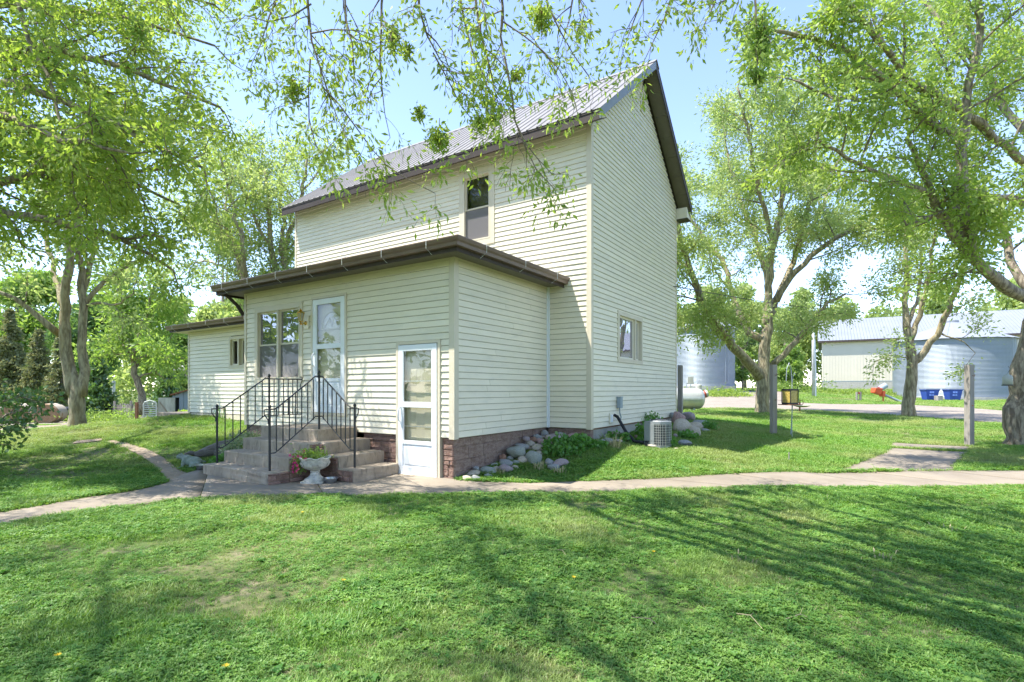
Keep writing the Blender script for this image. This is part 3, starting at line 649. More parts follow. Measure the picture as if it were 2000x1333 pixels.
def gutter(P, Q, out, name='gutter', hgt=.125, par=house, ext=0):
    """K-style trough from P to Q (top back edge), out = horizontal unit vector away from the fascia"""
    P, Q, o = Vector(P), Vector(Q), Vector(out); U = Vector((0, 0, 1))
    prof = [(0, 0), (0, -hgt), (.075, -hgt), (.083, -hgt*.62), (.105, -hgt*.42), (.118, -hgt*.12), (.118, 0), (.106, .0), (.108, -hgt*.1), (.07, -hgt*.9), (.006, -hgt*.9), (.006, 0)]
    d = (Q-P).normalized(); mb = MB()
    mb.loft([[P+o*a+U*b-d*a*(1 if ext & 1 else 0) for a, b in prof], [Q+o*a+U*b+d*a*(1 if ext & 2 else 0) for a, b in prof]])
    g = mb.build(name, M['brown'], par)
    L_ = (Q-P).length; n = max(2, int(L_/.85))
    for k in range(n):
        c = P+d*(L_*(k+.5)/n); mb = MB(); mb.tube([c+o*.125+U*(-hgt*.95), c+o*.128+U*(-hgt*.5), c+o*.126+U*.012, c+o*.05+U*.03, c+U*.012], .0035, 4); mb.tube([c+o*.09+U*(-hgt-.006), c+o*.02+U*(-hgt-.05), c+U*(-hgt-.055)], .003, 4)
        mb.build('gutter_hanger', M['white'], g)
    return g
gutter((-7.05, -3.307, 3.545), (-.548, -3.307, 3.545), (0, -1, 0), ext=2)
gutter((-.548, -3.307, 3.545), (-.548, .02, 3.545), (1, 0, 0), ext=1)
mb = MB(); mb.tube([(-6.98, -3.30, 3.42), (-6.94, -3.12, 3.36), (-6.80, -2.98, 3.16)], [.04]*3, 6); mb.tube([(-6.80, -2.98, 3.16), (-6.72, -2.90, 2.96)], .04, 6); mb.build('downspout', M['fascia'], house)
# wing roof
mb = MB(); mb.loft([[(x, -2.02, 3.13), (x, 2.7, 3.42), (x, 2.7, 3.33), (x, -2.02, 3.04)] for x in (-12.0, -6.64)])
wroof = mb.build('wing_roof', mat('pale grey shingles', (.34, .34, .33), .9, (.27, .27, .26), 8), house)
mb = MB(); mb.box(-12.0, -6.64, -2.03, -2.01, 2.98, 3.12); mb.box(-12.02, -12.0, -2.03, 2.7, 2.99, 3.14); mb.build('wing_fascia', M['fascia'], house)
mb = MB(); mb.box(-12.0, -6.64, -2.01, -1.72, 2.985, 2.995); mb.box(-12.0, -11.6, -1.72, 2.6, 2.985, 2.995); mb.build('wing_soffit', M['trim'], house)
gutter((-12.03, -2.032, 3.15), (-6.66, -2.032, 3.15), (0, -1, 0), hgt=.11)

# ---- foundations, laid up in rough courses
def rock_wall(name, Fm, s0, s1, z0, z1, mt, seed, course=.075, lmin=.16, lmax=.42, out=.012, base=None):
    b = MB(); b.box(s0, s1, -.14, -.006, z0, z1, Fm); w = b.build(name, M[base or 'founda'], house)
    rg = random.Random(seed); z = z0
    while z < z1-.01:
        zh = min(course*rg.uniform(.75, 1.35), z1-z); zh = zh if z1-z-zh > .025 else z1-z; s = s0
        while s < s1-.01:
            l = min(rg.uniform(lmin, lmax), s1-s); l = l if s1-s-l > .05 else s1-s
            m_ = MB(); g = .0035; d = out*rg.uniform(.2, 1.7)
            a, e, c, f = s+g, s+l-g, z+g, z+zh-g; j = lambda k=.006: rg.uniform(-k, k)
            m_.loft([[Fm(a, -.006, c), Fm(e, -.006, c), Fm(e, -.006, f), Fm(a, -.006, f)],
                     [Fm(a, d*.55+j(), c), Fm(e, d*.55+j(), c), Fm(e, d*.55+j(), f), Fm(a, d*.55+j(), f)],
                     [Fm(a+.012+abs(j()), d+j(), c+.008), Fm(e-.012-abs(j()), d+j(), c+.008), Fm(e-.012+j(.004), d+j(), f-.008), Fm(a+.012+j(.004), d+j(), f-.008)]])
            m_.build('stone', M[mt], w); s += l
        z += zh
    return w
F_porchF = lambda s, o, z: (s, -2.872-o, z)
rock_wall('porch_foundation', F_porchF, -2.98, -2.16, 0, ZB-.004, 'stone_red', 11)
rock_wall('porch_foundation', F_porchF, -1.17, -.96, -.03, ZB-.004, 'stone_red', 12, lmin=.1, lmax=.22)
rock_wall('porch_foundation', F_porchF, -6.6, -4.7, .0, ZB-.004, 'founda', 13, .2, .4, .41)
rock_wall('side_foundation', lambda s, o, z: (-.962+o, s, z), -2.86, 0, -.05, ZB-.004, 'founda', 14, .19, .35, .44, out=.005)
rock_wall('front_foundation', lambda s, o, z: (s, .028-o, z), -.94, -.02, .0, ZB-.004, 'founda', 15, .2, .4, .41, out=.005)
mb = MB(); mb.box(-.14, -.03, .03, 5.58, -.1, ZB-.003); mb.box(-11.58, -6.64, -1.68, -1.56, .2, .73); mb.build('block_foundation', M['greyfound'], house)
mb = MB(); mb.box(-.03, -.005, .08, 5.5, ZB-.022, ZB-.006); mb.build('sill_strip', M['rust'], house)
mb = MB(); mb.box(-11.45, -6.7, -1.73, -1.69, .60, .722); mb.build('skirt_board', M['trim'], house)

# ---- windows and doors
def ring(mb, Fm, a, b, c, d, w, o0, o1, wb=None):
    wb = wb or w
    mb.box(a, a+w, o0, o1, c, d, Fm); mb.box(b-w, b, o0, o1, c, d, Fm); mb.box(a+w, b-w, o0, o1, d-w, d, Fm); mb.box(a+w, b-w, o0, o1, c, c+wb, Fm)
def window(Fm, op, trim, name, lights, label=None, glass='glass', slider=False, screen=True, tm='trim', split=None):
    a, b, c, d = op; mb = MB(); t0, t1 = trim
    ring(mb, Fm, a-t0, b+t0, c-t1, d+t1, max(t0, .02), .001, .03, t1) if t0 > .02 else None
    ring(mb, Fm, a-.004, b+.004, c-.004, d+.004, .03, -.09, .034)
    w = mb.build(name, M[tm], house)
    if label: w['label'] = label
    n = lights; L_ = (b-a-.052)/n
    if n > 1:
        for k in range(1, n):
            q = MB(); x = a+.026+(L_*k if not split else (b-a-.052)*split); q.box(x-.03, x+.03, -.08, .03, c+.026, d-.026, Fm); q.build('mullion', M[tm], w)
    for k in range(n):
        u0, u1 = a+.026+L_*k+(.03 if k else 0), a+.026+L_*(k+1)-(.03 if k < n-1 else 0)
        if split: xs_ = a+.026+(b-a-.052)*split; u0, u1 = (a+.026, xs_-.028) if k == 0 else (xs_+.03, b-.026)
        if slider:
            q = MB(); ring(q, Fm, u0, u1, c+.026, d-.026, .04, -.05-.03*k, -.02-.03*k); q.build('sash', M['sashwhite'], w)
            q = MB(); q.box(u0+.04, u1-.04, -.040-.03*k, -.034-.03*k, c+.066, d-.066, Fm); q.build('pane', M[glass], w)
        else:
            zm = (c+d)/2
            q = MB(); ring(q, Fm, u0, u1, zm-.02, d-.026, .032, -.045, -.012); q.build('sash', M['trim'], w)
            q = MB(); q.box(u0+.032, u1-.032, -.032, -.026, zm+.012, d-.058, Fm); q.build('pane', M[glass], w)
            q = MB(); ring(q, Fm, u0+.004, u1-.004, c+.026, zm-.024, .036, -.078, -.048); q.build('sash', M['trim'], w)
            q = MB(); q.box(u0+.04, u1-.04, -.067, -.061, c+.062, zm-.06, Fm); q.build('pane', M[glass], w)
            if screen: q = MB(); q.box(u0+.01, u1-.01, -.022, -.020, c+.03, zm-.026, Fm); q.build('insect_screen', M['screen'], w)
    q = MB(); q.quad(Fm(a-.1, -.35, c-.1), Fm(b+.1, -.35, c-.1), Fm(b+.1, -.35, d+.1), Fm(a-.1, -.35, d+.1)); q.build('curtain_or_backing', M['curtain_or_backing' if lights == 2 and not slider else 'interior'], w)  # curtain at the twin window, elsewhere a dark sheet painting the unlit room
    return w
window(F_main, OPW, (.12, .13), 'window', 1, 'tall sash window on the upper floor in broad cream trim', screen=True)
window(F_porch, OPP, (.085, .085), 'window', 2, 'twin sash window beside the entry door', glass='glass_low')
window(F_gable, OPG, (.06, .06), 'window', 2, 'sliding window low in the gable wall', glass='glass_bright', slider=True, split=.72)
window(F_wing, OPV, (.05, .05), 'window', 2, 'small two light window of the side wing', slider=True)
def storm_door(Fm, op, label, rails, kick, fan, trim_right=.0):
    a, b, c, d = op; mb = MB()
    ring(mb, Fm, a-.045, b+.045+trim_right, c-(0 if c > .1 else .0), d+.05, .045, .001, .036, .001)
    fr = mb.build('door_frame', M['trim'], house)
    mb = MB(); x0, x1, z0, z1 = a+.004, b-.004, c+.01, d-.004
    mb.box(x0, x0+.10, .0, .034, z0, z1, Fm); mb.box(x1-.10, x1, .0, .034, z0, z1, Fm); mb.box(x0+.10, x1-.10, .0, .034, z1-.10, z1, Fm)
    mb.box(x0+.10, x1-.10, .0, .034, rails[0]-.045, rails[0]+.045, Fm); mb.box(x0+.10, x1-.10, .0, .034, kick-.06, kick, Fm)
    mb.box(x0+.10, x1-.10, .0, .034, z0, z0+.12, Fm); mb.box(x0+.10, x1-.10, .004, .022, z0+.12, kick-.06, Fm)
    mb.box(x0+.14, x1-.14, .022, .028, z0+.16, kick-.10, Fm)
    mb.box(x0+.10, x0+.115, .006, .03, kick, z1-.1, Fm); mb.box(x1-.115, x1-.10, .006, .03, kick, z1-.1, Fm)
    dr = mb.build('storm_door', M['white'], house, bevel=.004); dr['label'] = label
    q = MB(); q.box(x0+.115, x1-.115, .012, .016, rails[0]+.045, z1-.10, Fm); q.build('pane', M['glass'], dr)
    q = MB(); q.box(x0+.115, x1-.115, .008, .012, kick, rails[0]-.045, Fm); q.build('pane', M['glass'], dr)
    for z in rails[1:]: q = MB(); q.box(x0+.1, x1-.1, .004, .024, z-.006, z+.006, Fm); q.build('crossbar', M['steel'], dr)
    zc = (c+.98); q = MB(); q.tube([Fm(x0+.05, .036, zc-.12), Fm(x0+.045, .075, zc-.09), Fm(x0+.045, .082, zc+.06), Fm(x0+.055, .06, zc+.12), Fm(x0+.06, .036, zc+.13)], [.009, .011, .012, .013, .012], 8); q.build('door_handle', M['white'], dr, True)
    # panelled door behind the glass
    q = MB(); q.box(a+.01, b-.01, -.10, -.06, c, d, Fm); inner = q.build('inner_door', M['beige_door'], house)
    w2 = (b-a)/2
    for ci in range(2):
        s0 = a+.13+ci*(w2-.06); s1 = s0+w2-.21
        for z0_, z1_ in (((c+.16, c+.66), (c+.78, c+1.34)) if fan else ((c+.14, c+.62), (c+.74, c+1.34), (c+1.44, c+1.72))):
            q = MB(); q.loft([[Fm(s0, -.06, z0_), Fm(s1, -.06, z0_), Fm(s1, -.06, z1_), Fm(s0, -.06, z1_)], [Fm(s0+.03, -.053, z0_+.03), Fm(s1-.03, -.053, z0_+.03), Fm(s1-.03, -.053, z1_-.03), Fm(s0+.03, -.053, z1_-.03)]]); q.build('door_panel', M['beige_door'], inner)
    if fan:
        cx_, zc_, r = (a+b)/2, c+1.56, .29; q = MB(); k = 14
        pts_ = [Fm(cx_+r*math.cos(math.pi*i/k), -.056, zc_+r*math.sin(math.pi*i/k)) for i in range(k+1)]; c0 = Fm(cx_, -.056, zc_)
        for i in range(k): q.tri(c0, pts_[i], pts_[i+1])
        q.build('fan_light', M['glass'], inner); q = MB()
        q.tube([Fm(cx_+r*1.04*math.cos(math.pi*i/k), -.055, zc_+r*1.04*math.sin(math.pi*i/k)) for i in range(k+1)]+[Fm(cx_-r*1.04, -.055, zc_-.01), Fm(cx_+r*1.04, -.055, zc_-.01), Fm(cx_+r*1.04, -.055, zc_)], .014, 5)
        q.tube([Fm(cx_-r*.75, -.05, zc_+.02), Fm(cx_-r*.2, -.05, zc_+.2), Fm(cx_, -.05, zc_+.02), Fm(cx_+r*.2, -.05, zc_+.2), Fm(cx_+r*.75, -.05, zc_+.02)], .005, 4); q.build('fan_light_trim', M['brass'] if False else M['beige_door'], inner)
    return dr
storm_door(F_porch, OD1, 'white storm door at the top of the steps', (.95+1.23,), .95+.64, True)
storm_door(F_porch, OD2, 'white storm door at ground level', (1.14, 1.52, .79), .56, False, .02)
mb = MB(); mb.box(OD1[0]-.06, OD1[1]+.06, -.02, .05, .905, .955, F_porch); mb.box(OD2[0]-.05, OD2[1]+.06, -.1, .06, -.02, .012, F_porch); mb.box(OD2[1]+.003, OD2[1]+.065, -.06, .02, .0, ZB-.01, F_porch); mb.build('door_sill', M['trim'], house)
# lantern by the entry
mb = MB(); mb.box(-4.595, -4.445, .02, .042, 2.53, 2.77, F_porch); lan = mb.build('wall_lantern', M['siding'], house, bevel=.008); lan['label'] = 'brass carriage lantern on a cream mounting block'
q = MB(); LX, LZ = -4.525, 2.64
q.loft([[Fm_ for Fm_ in [F_porch(LX+r*math.cos(2*math.pi*j/14), o, LZ+r*math.sin(2*math.pi*j/14)) for j in range(14)]] for r, o in ((.062, .042), (.058, .052), (.03, .064), (.016, .09))])
q.tube([F_porch(LX, .08, LZ), F_porch(LX-.0, .15, LZ-.045), F_porch(LX-.0, .19, LZ-.03), F_porch(LX, .19, LZ+.02)], .013, 8)
c_ = F_porch(LX, .19, 0); q.lathe([(.02, LZ-.06), (.035, LZ-.03), (.02, LZ), (.045, LZ+.02), (.05, LZ+.035)], 8, (c_[0], c_[1], 0))
q.lathe([(.10, LZ+.255), (.104, LZ+.27), (.06, LZ+.30), (.03, LZ+.325), (.04, LZ+.335), (.012, LZ+.36), (.015, LZ+.37), (.004, LZ+.385)], 8, (c_[0], c_[1], 0))
for j in range(6):
    an = 2*math.pi*j/6+.3; q.tube([(c_[0]+.05*math.cos(an), c_[1]+.05*math.sin(an), LZ+.03), (c_[0]+.10*math.cos(an), c_[1]+.10*math.sin(an), LZ+.262)], .005, 4)
lb_ = q.build('lantern_body', M['brass'], lan, True, angle=40)
q = MB(); q.lathe([(.046, LZ+.035), (.096, LZ+.258)], 6, (c_[0], c_[1], 0), cap=False); lg_ = q.build('lantern_glass', M['lampglass'], lan)
for o in (lb_, lg_): o.scale = (.7,)*3; o.location = Vector(F_porch(LX, .04, LZ))*.3
# boxes on the gable wall
mb = MB(); mb.box(.022, .10, 1.235, 1.37, .995, 1.225); db = mb.build('disconnect_box', M['boxgrey'], house, bevel=.006); db['label'] = 'grey electrical disconnect box on the gable wall'
q = MB(); q.box(.10, .106, 1.245, 1.36, 1.0, 1.215); q.box(.02, .112, 1.228, 1.377, 1.218, 1.232); q.build('box_cover', M['boxgrey'], db)
q = MB(); q.tube([(.06, 1.30, 1.0), (.06, 1.31, .90), (.07, 1.36, .80), (.06, 1.32, .70), (.09, 1.30, .62)], .014, 6); q.build('conduit', M['boxgrey'], db, True)
mb = MB(); mb.box(.02, .036, .84, .98, .63+.06, .63+.27); ou = mb.build('outlet_cover', M['siding'], house); q = MB(); q.box(.036, .062, .87, .95, .72, .87); q.build('outlet_box', M['white'], ou, bevel=.004)
mb = MB(); mb.box(.0, .0, 0, 0, 0, 0) if False else None
mb.box(-9.78+.0, -9.70, .02, .06, .82, .92, F_wing); mb.build('hose_tap', M['trim'], house)
# ------------------------------------------------------------------ entry steps and railings
steps = thing('entry_steps', 'weathered concrete entry steps fanning two ways below the front door', 'steps', HW(-3.5, -2.9, 0), -TH)
def SM(x, y, z): return (x+3.5, y+2.9, z)               # house frame -> steps frame
def slab(x0, x1, y0, y1, z0, z1, name, seed, nose=.018):
    """rounded, slightly worn pour"""
    rg = random.Random(seed); bm = bmesh.new(); bmesh.ops.create_cube(bm, size=1)
    bmesh.ops.subdivide_edges(bm, edges=bm.edges[:], cuts=5, use_grid_fill=True)
    for v in bm.verts:
        p = v.co; v.co = ((x0+x1)/2+p.x*(x1-x0), (y0+y1)/2+p.y*(y1-y0), (z0+z1)/2+p.z*(z1-z0))
        v.co += Vector((rg.uniform(-1, 1), rg.uniform(-1, 1), rg.uniform(-.4, .4)))*.006; v.co = SM(*v.co)
    me = bpy.data.meshes.new(name); bm.to_mesh(me); bm.free(); me.materials.append(M['stepconc'])
    o = bpy.data.objects.new(name, me); C.objects.link(o); o.parent = steps
    b = o.modifiers.new('edge', 'BEVEL'); b.width = nose; b.segments = 3; b.angle_limit = math.radians(50); b.limit_method = 'ANGLE'
    return o
slab(-4.67, -3.08, -3.76, -2.93, -.05, .735, 'landing', 1)
slab(-4.675, -2.85, -4.08, -3.72, -.05, .548, 'step', 2); slab(-4.67, -2.86, -4.41, -4.05, -.05, .362, 'step', 3); slab(-4.68, -2.87, -4.74, -4.38, -.05, .176, 'step', 4)
slab(-3.12, -2.74, -3.87, -2.935, -.05, .551, 'step', 5); slab(-2.78, -2.40, -3.87, -2.938, -.05, .365, 'step', 6); slab(-2.44, -2.06, -3.88, -2.94, -.05, .179, 'step', 7)
# rock faced veneer on the returns in the corner behind the urn
def veneer(Fm, s0, s1, z0, z1, seed):
    rg = random.Random(seed); z = z0
    while z < z1-.01:
        zh = min(rg.uniform(.04, .085), z1-z); s = s0
        if z1-z-zh < .02: zh = z1-z
        while s < s1-.01:
            l = min(rg.uniform(.12, .3), s1-s); l = s1-s if s1-s-l < .05 else l
            m_ = MB(); d = rg.uniform(.008, .026); j = lambda: rg.uniform(-.004, .004)
            m_.loft([[SM(*Fm(a, o+j(), c)) for a, c in ((s+.003, z+.003), (s+l-.003, z+.003), (s+l-.003, z+zh-.003), (s+.003, z+zh-.003))] for o in (0, d*.6)] +
                    [[SM(*Fm(a, d+j(), c)) for a, c in ((s+.014, z+.01), (s+l-.014, z+.01), (s+l-.014, z+zh-.01), (s+.014, z+zh-.01))]])
            m_.build('stone', M['stone_red'], steps); s += l
        z += zh
for y0, y1, z1 in ((-4.74, -4.40, .165), (-4.40, -4.06, .165), (-4.06, -3.90, .53)): veneer(lambda s, o, z: (-2.85+o, s, z), y0, y1, 0, z1, int(-y0*10))
veneer(lambda s, o, z: (-2.858+o, s, z), -4.40, -4.07, .18, .35, 77)
for x0, x1, z1 in ((-2.83, -2.74, .53), (-2.74, -2.40, .34), (-2.40, -2.06, .165)): veneer(lambda s, o, z: (s, -3.885-o, z), x0, x1, 0, z1, int(-x0*100))

def railing(label, runs, posts, rz=0):
    t = thing('step_railing', label, 'railing', HW(*posts[0][:3]), -TH, 'wrought iron step railings'); bx, by, bz = posts[0][:3]
    L = lambda p: Vector((p[0]-bx, p[1]-by, p[2]-bz))
    for x, y, z, top in posts:
        m_ = MB(); m_.box(x-bx-.013, x-bx+.013, y-by-.013, y-by+.013, z-bz-.03, top-bz-.03); m_.lathe([(.012, -.035), (.02, -.03), (.012, -.02), (.024, .0), (.026, .014), (.016, .032), (.004, .046)], 10, (x-bx, y-by, top-bz))
        m_.build('post', M['iron'], t, bevel=.002)
    for (A, B, drop, nb, shape) in runs:
        A, B = Vector(A), Vector(B); hd = Vector((B.x-A.x, B.y-A.y, 0)); Ln = hd.length; hd.normalize()
        for which, dz in (('top_rail', 0), ('bottom_rail', -drop)):
            a, b = A+Vector((0, 0, dz)), B+Vector((0, 0, dz)); k = .11 if shape else 0
            P_ = [a, a+hd*k*.8, a+hd*k*1.3+Vector((0, 0, .03*(1 if b.z > a.z else -1))), b-hd*k*1.3-Vector((0, 0, .05*(1 if b.z > a.z else -1))), b-hd*k*.7, b] if shape else [a, b]
            m_ = MB()
            for p, q in zip(P_, P_[1:]): m_.tube([L(p), L(q)], .011 if dz == 0 else .009, 6)
            m_.build(which, M['iron'], t)
        def zt(s): 
            if not shape: return A.z+(B.z-A.z)*s/Ln
            k = .11; sgn = 1 if B.z > A.z else -1; u0, u1 = k*1.3, Ln-k*1.3; z0, z1 = A.z+.03*sgn, B.z-.05*sgn
            return A.z if s < k else B.z if s > Ln-k*.7 else z0+(z1-z0)*min(1, max(0, (s-u0)/(u1-u0)))
        for i in range(nb):
            s = Ln*(i+1)/(nb+1); p = A+hd*s; z1 = zt(s); z0 = z1-drop; m_ = MB()
            m_.box(p.x-bx-.0065, p.x-bx+.0065, p.y-by-.0065, p.y-by+.0065, z0-bz, z1-bz)
            m_.build('baluster', M['iron'], t)
    return t, L
def scroll(t, L, x, y, z, d):
    d = Vector((d[0], d[1], 0)); p = Vector((x, y, z)); m_ = MB()
    m_.tube([L(q) for q in (p, p+d*.05, p+d*.085+Vector((0, 0, -.004)), p+d*.088+Vector((0, 0, -.07)), p+d*.05+Vector((0, 0, -.12)), p+d*.018+Vector((0, 0, -.17)), p+d*.03+Vector((0, 0, -.215)))], [.009, .009, .009, .008, .009, .01, .006], 6)
    m_.build('scroll_end', M['iron'], t)
t, L = railing('black iron railing along the outer side of the steps to the wall', [((-4.60, -4.55, 1.075), (-4.62, -3.62, 1.585), .655, 6, True), ((-4.62, -3.62, 1.575), (-4.62, -2.96, 1.575), .66, 6, False)],
               [(-4.60, -4.55, .17, 1.10), (-4.62, -3.62, .73, 1.62)])
scroll(t, L, -4.60, -4.55, 1.075, (0, -1)); scroll(t, L, -4.62, -3.0, 1.62, (0.6, .1))
t, L = railing('black iron corner railing that meets in a peak above the urn', [((-3.08, -4.57, 1.09), (-3.15, -3.66, 1.60), .655, 7, True), ((-2.27, -3.67, 1.10), (-3.15, -3.66, 1.60), .655, 7, True)],
               [(-3.08, -4.57, .17, 1.12), (-3.15, -3.66, .73, 1.65), (-2.27, -3.67, .17, 1.13)])
scroll(t, L, -3.08, -4.57, 1.09, (0, -1)); scroll(t, L, -2.27, -3.67, 1.10, (1, 0))

# ------------------------------------------------------------------ leaves in bulk
def leaves(name, pos, size, mt, parent=None, seed=0, droop=.3, aspect=.42, kind='stuff', fold=.25, dirs=None):
    """one four-cornered folded leaf per position"""
    rg = np.random.default_rng(seed); n = len(pos)
    d = rg.normal(size=(n, 3)) if dirs is None else dirs+rg.normal(size=(n, 3))*.45
    d[:, 2] -= droop; d /= np.linalg.norm(d, axis=1)[:, None]
    u = rg.normal(size=(n, 3)); u[:, 2] *= .35; w = np.cross(d, u); w /= np.linalg.norm(w, axis=1)[:, None]; nn = np.cross(w, d)
    s = (size*rg.uniform(.6, 1.3, n))[:, None]; a = aspect
    v = np.stack([pos, pos+d*s*.45+w*s*a*.5+nn*s*fold*.3, pos+d*s, pos+d*s*.45-w*s*a*.5+nn*s*fold*.3], 1).reshape(-1, 3)
    return np_mesh(name, v, np.arange(4*n).reshape(-1, 4), mt, parent, kind)

# ------------------------------------------------------------------ urn, bowls, frog, log
p = HW(-2.57, -4.16, 0); p.z = h(p.x, p.y)+.02
urn = thing('garden_urn', 'grey cast stone pedestal urn of pink flowers in the step corner', 'planter', p)
m_ = MB(); m_.box(-.16, .16, -.16, .16, 0, .03); m_.lathe([(.155, .03), (.15, .055), (.10, .08), (.075, .11), (.062, .15), (.072, .165), (.06, .18)], 24); m_.build('pedestal', M['urn'], urn, True, angle=40)
m_ = MB(); n = 48
def fl(r, z, k): return [((r*(1+k*math.cos(j*math.pi*2/6)))*math.cos(2*math.pi*j/n), (r*(1+k*math.cos(j*math.pi*2/6)))*math.sin(2*math.pi*j/n), z+(.012*math.cos(j*math.pi*2/6) if z > .34 else 0)) for j in range(n)]
m_.loft([fl(.06, .178, 0), fl(.12, .20, .03), fl(.178, .245, .035), fl(.20, .30, .03), fl(.205, .335, .015), fl(.222, .355, .03), fl(.232, .372, .035), fl(.22, .378, .03), fl(.19, .36, .02), fl(.17, .30, 0)])
m_.build('bowl', M['urn'], urn, True)
for k in range(8):
    a = k*math.pi/4; m_ = MB(); c = [(math.cos(a+da)*r, math.sin(a+da)*r, z) for da, r, z in ((0, .135, .205), (.16, .188, .25), (.22, .208, .29), (0, .215, .318), (-.22, .208, .29), (-.16, .188, .25))]
    m_.loft([[Vector(q) for q in c], [Vector((q[0]*1.055, q[1]*1.055, q[2])) for q in c]]); m_.build('acanthus_leaf', M['urn'], urn)
m_ = MB(); m_.lathe([(.18, .335), (.0005, .345)], 16); m_.build('soil', M['dirt'], urn)
rg = np.random.default_rng(3)
pp = np.concatenate([rg.normal(size=(650, 3))*[.11, .09, .05]+[-.04, 0, .40], rg.normal(size=(260, 3))*[.05, .05, .09]+[-.23, -.03, .30]]) ; pp[:, 2] = np.maximum(pp[:, 2], .16)
pl = thing('potted_flowers', 'trailing plant with magenta flowers spilling from the stone urn', 'plant', p)
leaves('foliage', pp, .045, M['leaf_mid'], pl, 1)
m_ = MB()
for k in range(40): 
    q = pp[k*20]; m_.tube([(q[0]*.3-.03, q[1]*.3, .34), (q[0]*.8, q[1]*.8, max(.36, q[2]-.02)), tuple(q)], .0025, 3)
m_.build('stem', M['leaf_mid'], pl)
fp = [(-.20,-.12,.40),(-.24,-.1,.36),(-.16,-.14,.385),(-.30,-.05,.30),(-.27,-.12,.26),(-.20,-.16,.27),(-.32,-.04,.20),(-.28,-.1,.17),(-.22,-.12,.18),(-.37,0,.40),(-.33,.02,.38),(-.08,-.18,.36),(-.05,-.2,.37),(-.14,-.05,.46),(-.30,-.02,.345),(-.24,-.13,.31),(-.19,-.13,.22)]
for i, q in enumerate(fp):
    m_ = MB(); r = random.Random(i); ax = Vector((r.uniform(-.6, .3), -1, r.uniform(-.2, .6))).normalized(); u = ax.orthogonal().normalized(); w = ax.cross(u); c = Vector(q)
    for k in range(5):
        a = k*1.2566; d = u*math.cos(a)+w*math.sin(a); e = u*math.cos(a+.5)+w*math.sin(a+.5); f = u*math.cos(a-.5)+w*math.sin(a-.5)
        m_.quad(c, c+f*.018+ax*.012, c+d*.029+ax*.014, c+e*.018+ax*.012)
    m_.build('flower', M['magenta'], pl)
def bowl(loc, r, label, mt):
    t = MB(); t.lathe([(r*.62, 0), (r*.70, .004), (r*.98, r*.62), (r*1.08, r*.64), (r*1.08, r*.67), (r*.95, r*.66), (r*.66, .012), (.001, .01)], 28)
    return tag(t.build('pet_bowl', M[mt], None, True, loc=loc, angle=50), label, 'bowl', 'pet bowls by the steps')
p = HW(-2.34, -4.06, 0); p.z = h(p.x, p.y)+.024; bowl(p, .105, 'steel pet bowl on the walk beside the stone urn', 'steel')
p = onground(362, 912); p.z += .02; bowl(onground(396, 918)+Vector((-.02, 0, .02)), .10, 'steel pet bowl in front of the frog statue', 'steel')
def blob(name, parts, mt, loc, rz, vox=.012, tagd=None, disp=None):
    """overlapping ellipsoids and tubes fused into one skin"""
    m_ = MB()
    for c, r, sc in parts: m_.ball(c, r, 14, 9, sc)
    o = m_.build(name, mt, None, True, loc=loc, rz=rz); rm = o.modifiers.new('skin', 'REMESH'); rm.mode = 'VOXEL'; rm.voxel_size = vox; rm.use_smooth_shade = True
    sm = o.modifiers.new('smooth', 'SMOOTH'); sm.factor = .5; sm.iterations = 4
    return o
p = onground(377, 912); p.z -= .01
frog = blob('frog_statue', [((0, 0, .10), .12, (1.25, .85, .75)), ((-.10, 0, .15), .09, (1.0, .95, .8)), ((-.19, 0, .185), .07, (1.15, 1.0, .62)), ((-.20, .04, .225), .022, (1, 1, 1)), ((-.20, -.04, .225), .022, (1, 1, 1)),
   ((.08, .10, .06), .07, (1.5, .6, .75)), ((.08, -.10, .06), .07, (1.5, .6, .75)), ((.0, .13, .02), .05, (1.7, .6, .4)), ((.0, -.13, .02), .05, (1.7, .6, .4)), ((-.13, .08, .07), .035, (.8, .8, 2.0)), ((-.13, -.08, .07), .035, (.8, .8, 2.0)), ((-.17, .10, .012), .035, (1.4, 1, .4)), ((-.17, -.10, .012), .035, (1.4, 1, .4))], M['frog'], p, .15)
tag(frog, 'grey green crouching frog statue at the edge of the walk', 'statue')
p = onground(418, 893); rg = random.Random(4); m_ = MB()
for pts_, r in (([(-.30, -.05, .05), (-.1, 0, .10), (.12, .05, .16), (.34, .1, .24)], [.05, .10, .13, .08]), ([(-.28, .0, .06), (-.38, -.04, .10), (-.46, -.06, .08)], [.05, .035, .015]), ([(.05, -.06, .08), (.2, -.12, .06), (.3, -.14, .03)], [.09, .07, .03])):
    m_.tube(pts_, r, 9)
tag(m_.build('driftwood_log', M['log'], None, True, loc=p, rz=.35), 'grey split log lying behind the frog statue', 'log')

# ------------------------------------------------------------------ field stones
def stone_mesh(seed):
    bm = bmesh.new(); bmesh.ops.create_icosphere(bm, subdivisions=3, radius=1); rg = np.random.default_rng(seed); K = rg.normal(size=(7, 3)); K /= np.linalg.norm(K, axis=1)[:, None]
    cl_ = rg.uniform(.45, .85, 7); ph = rg.uniform(0, 6.28, 6); fr = rg.normal(size=(6, 3))*2.2
    for v in bm.verts:
        p_ = np.array(v.co); d = p_/np.linalg.norm(p_); r = 1.0
        for k, c in zip(K, cl_):
            q = d@k
            if q > c: r = min(r, 1-(q-c)*.75) if True else r
        r += .045*sum(math.sin(fr[i]@d*1.3+ph[i]) for i in range(6))/2+.022*sum(math.sin(fr[i]@d*3.7+ph[5-i]) for i in range(6))/2
        v.co = Vector(d*r)
    me = bpy.data.meshes.new('stone'); bm.to_mesh(me); bm.free(); me.polygons.foreach_set('use_smooth', [True]*len(me.polygons)); me.materials.append(ROCK['grey']); return me
SM_ = [stone_mesh(k) for k in range(7)]
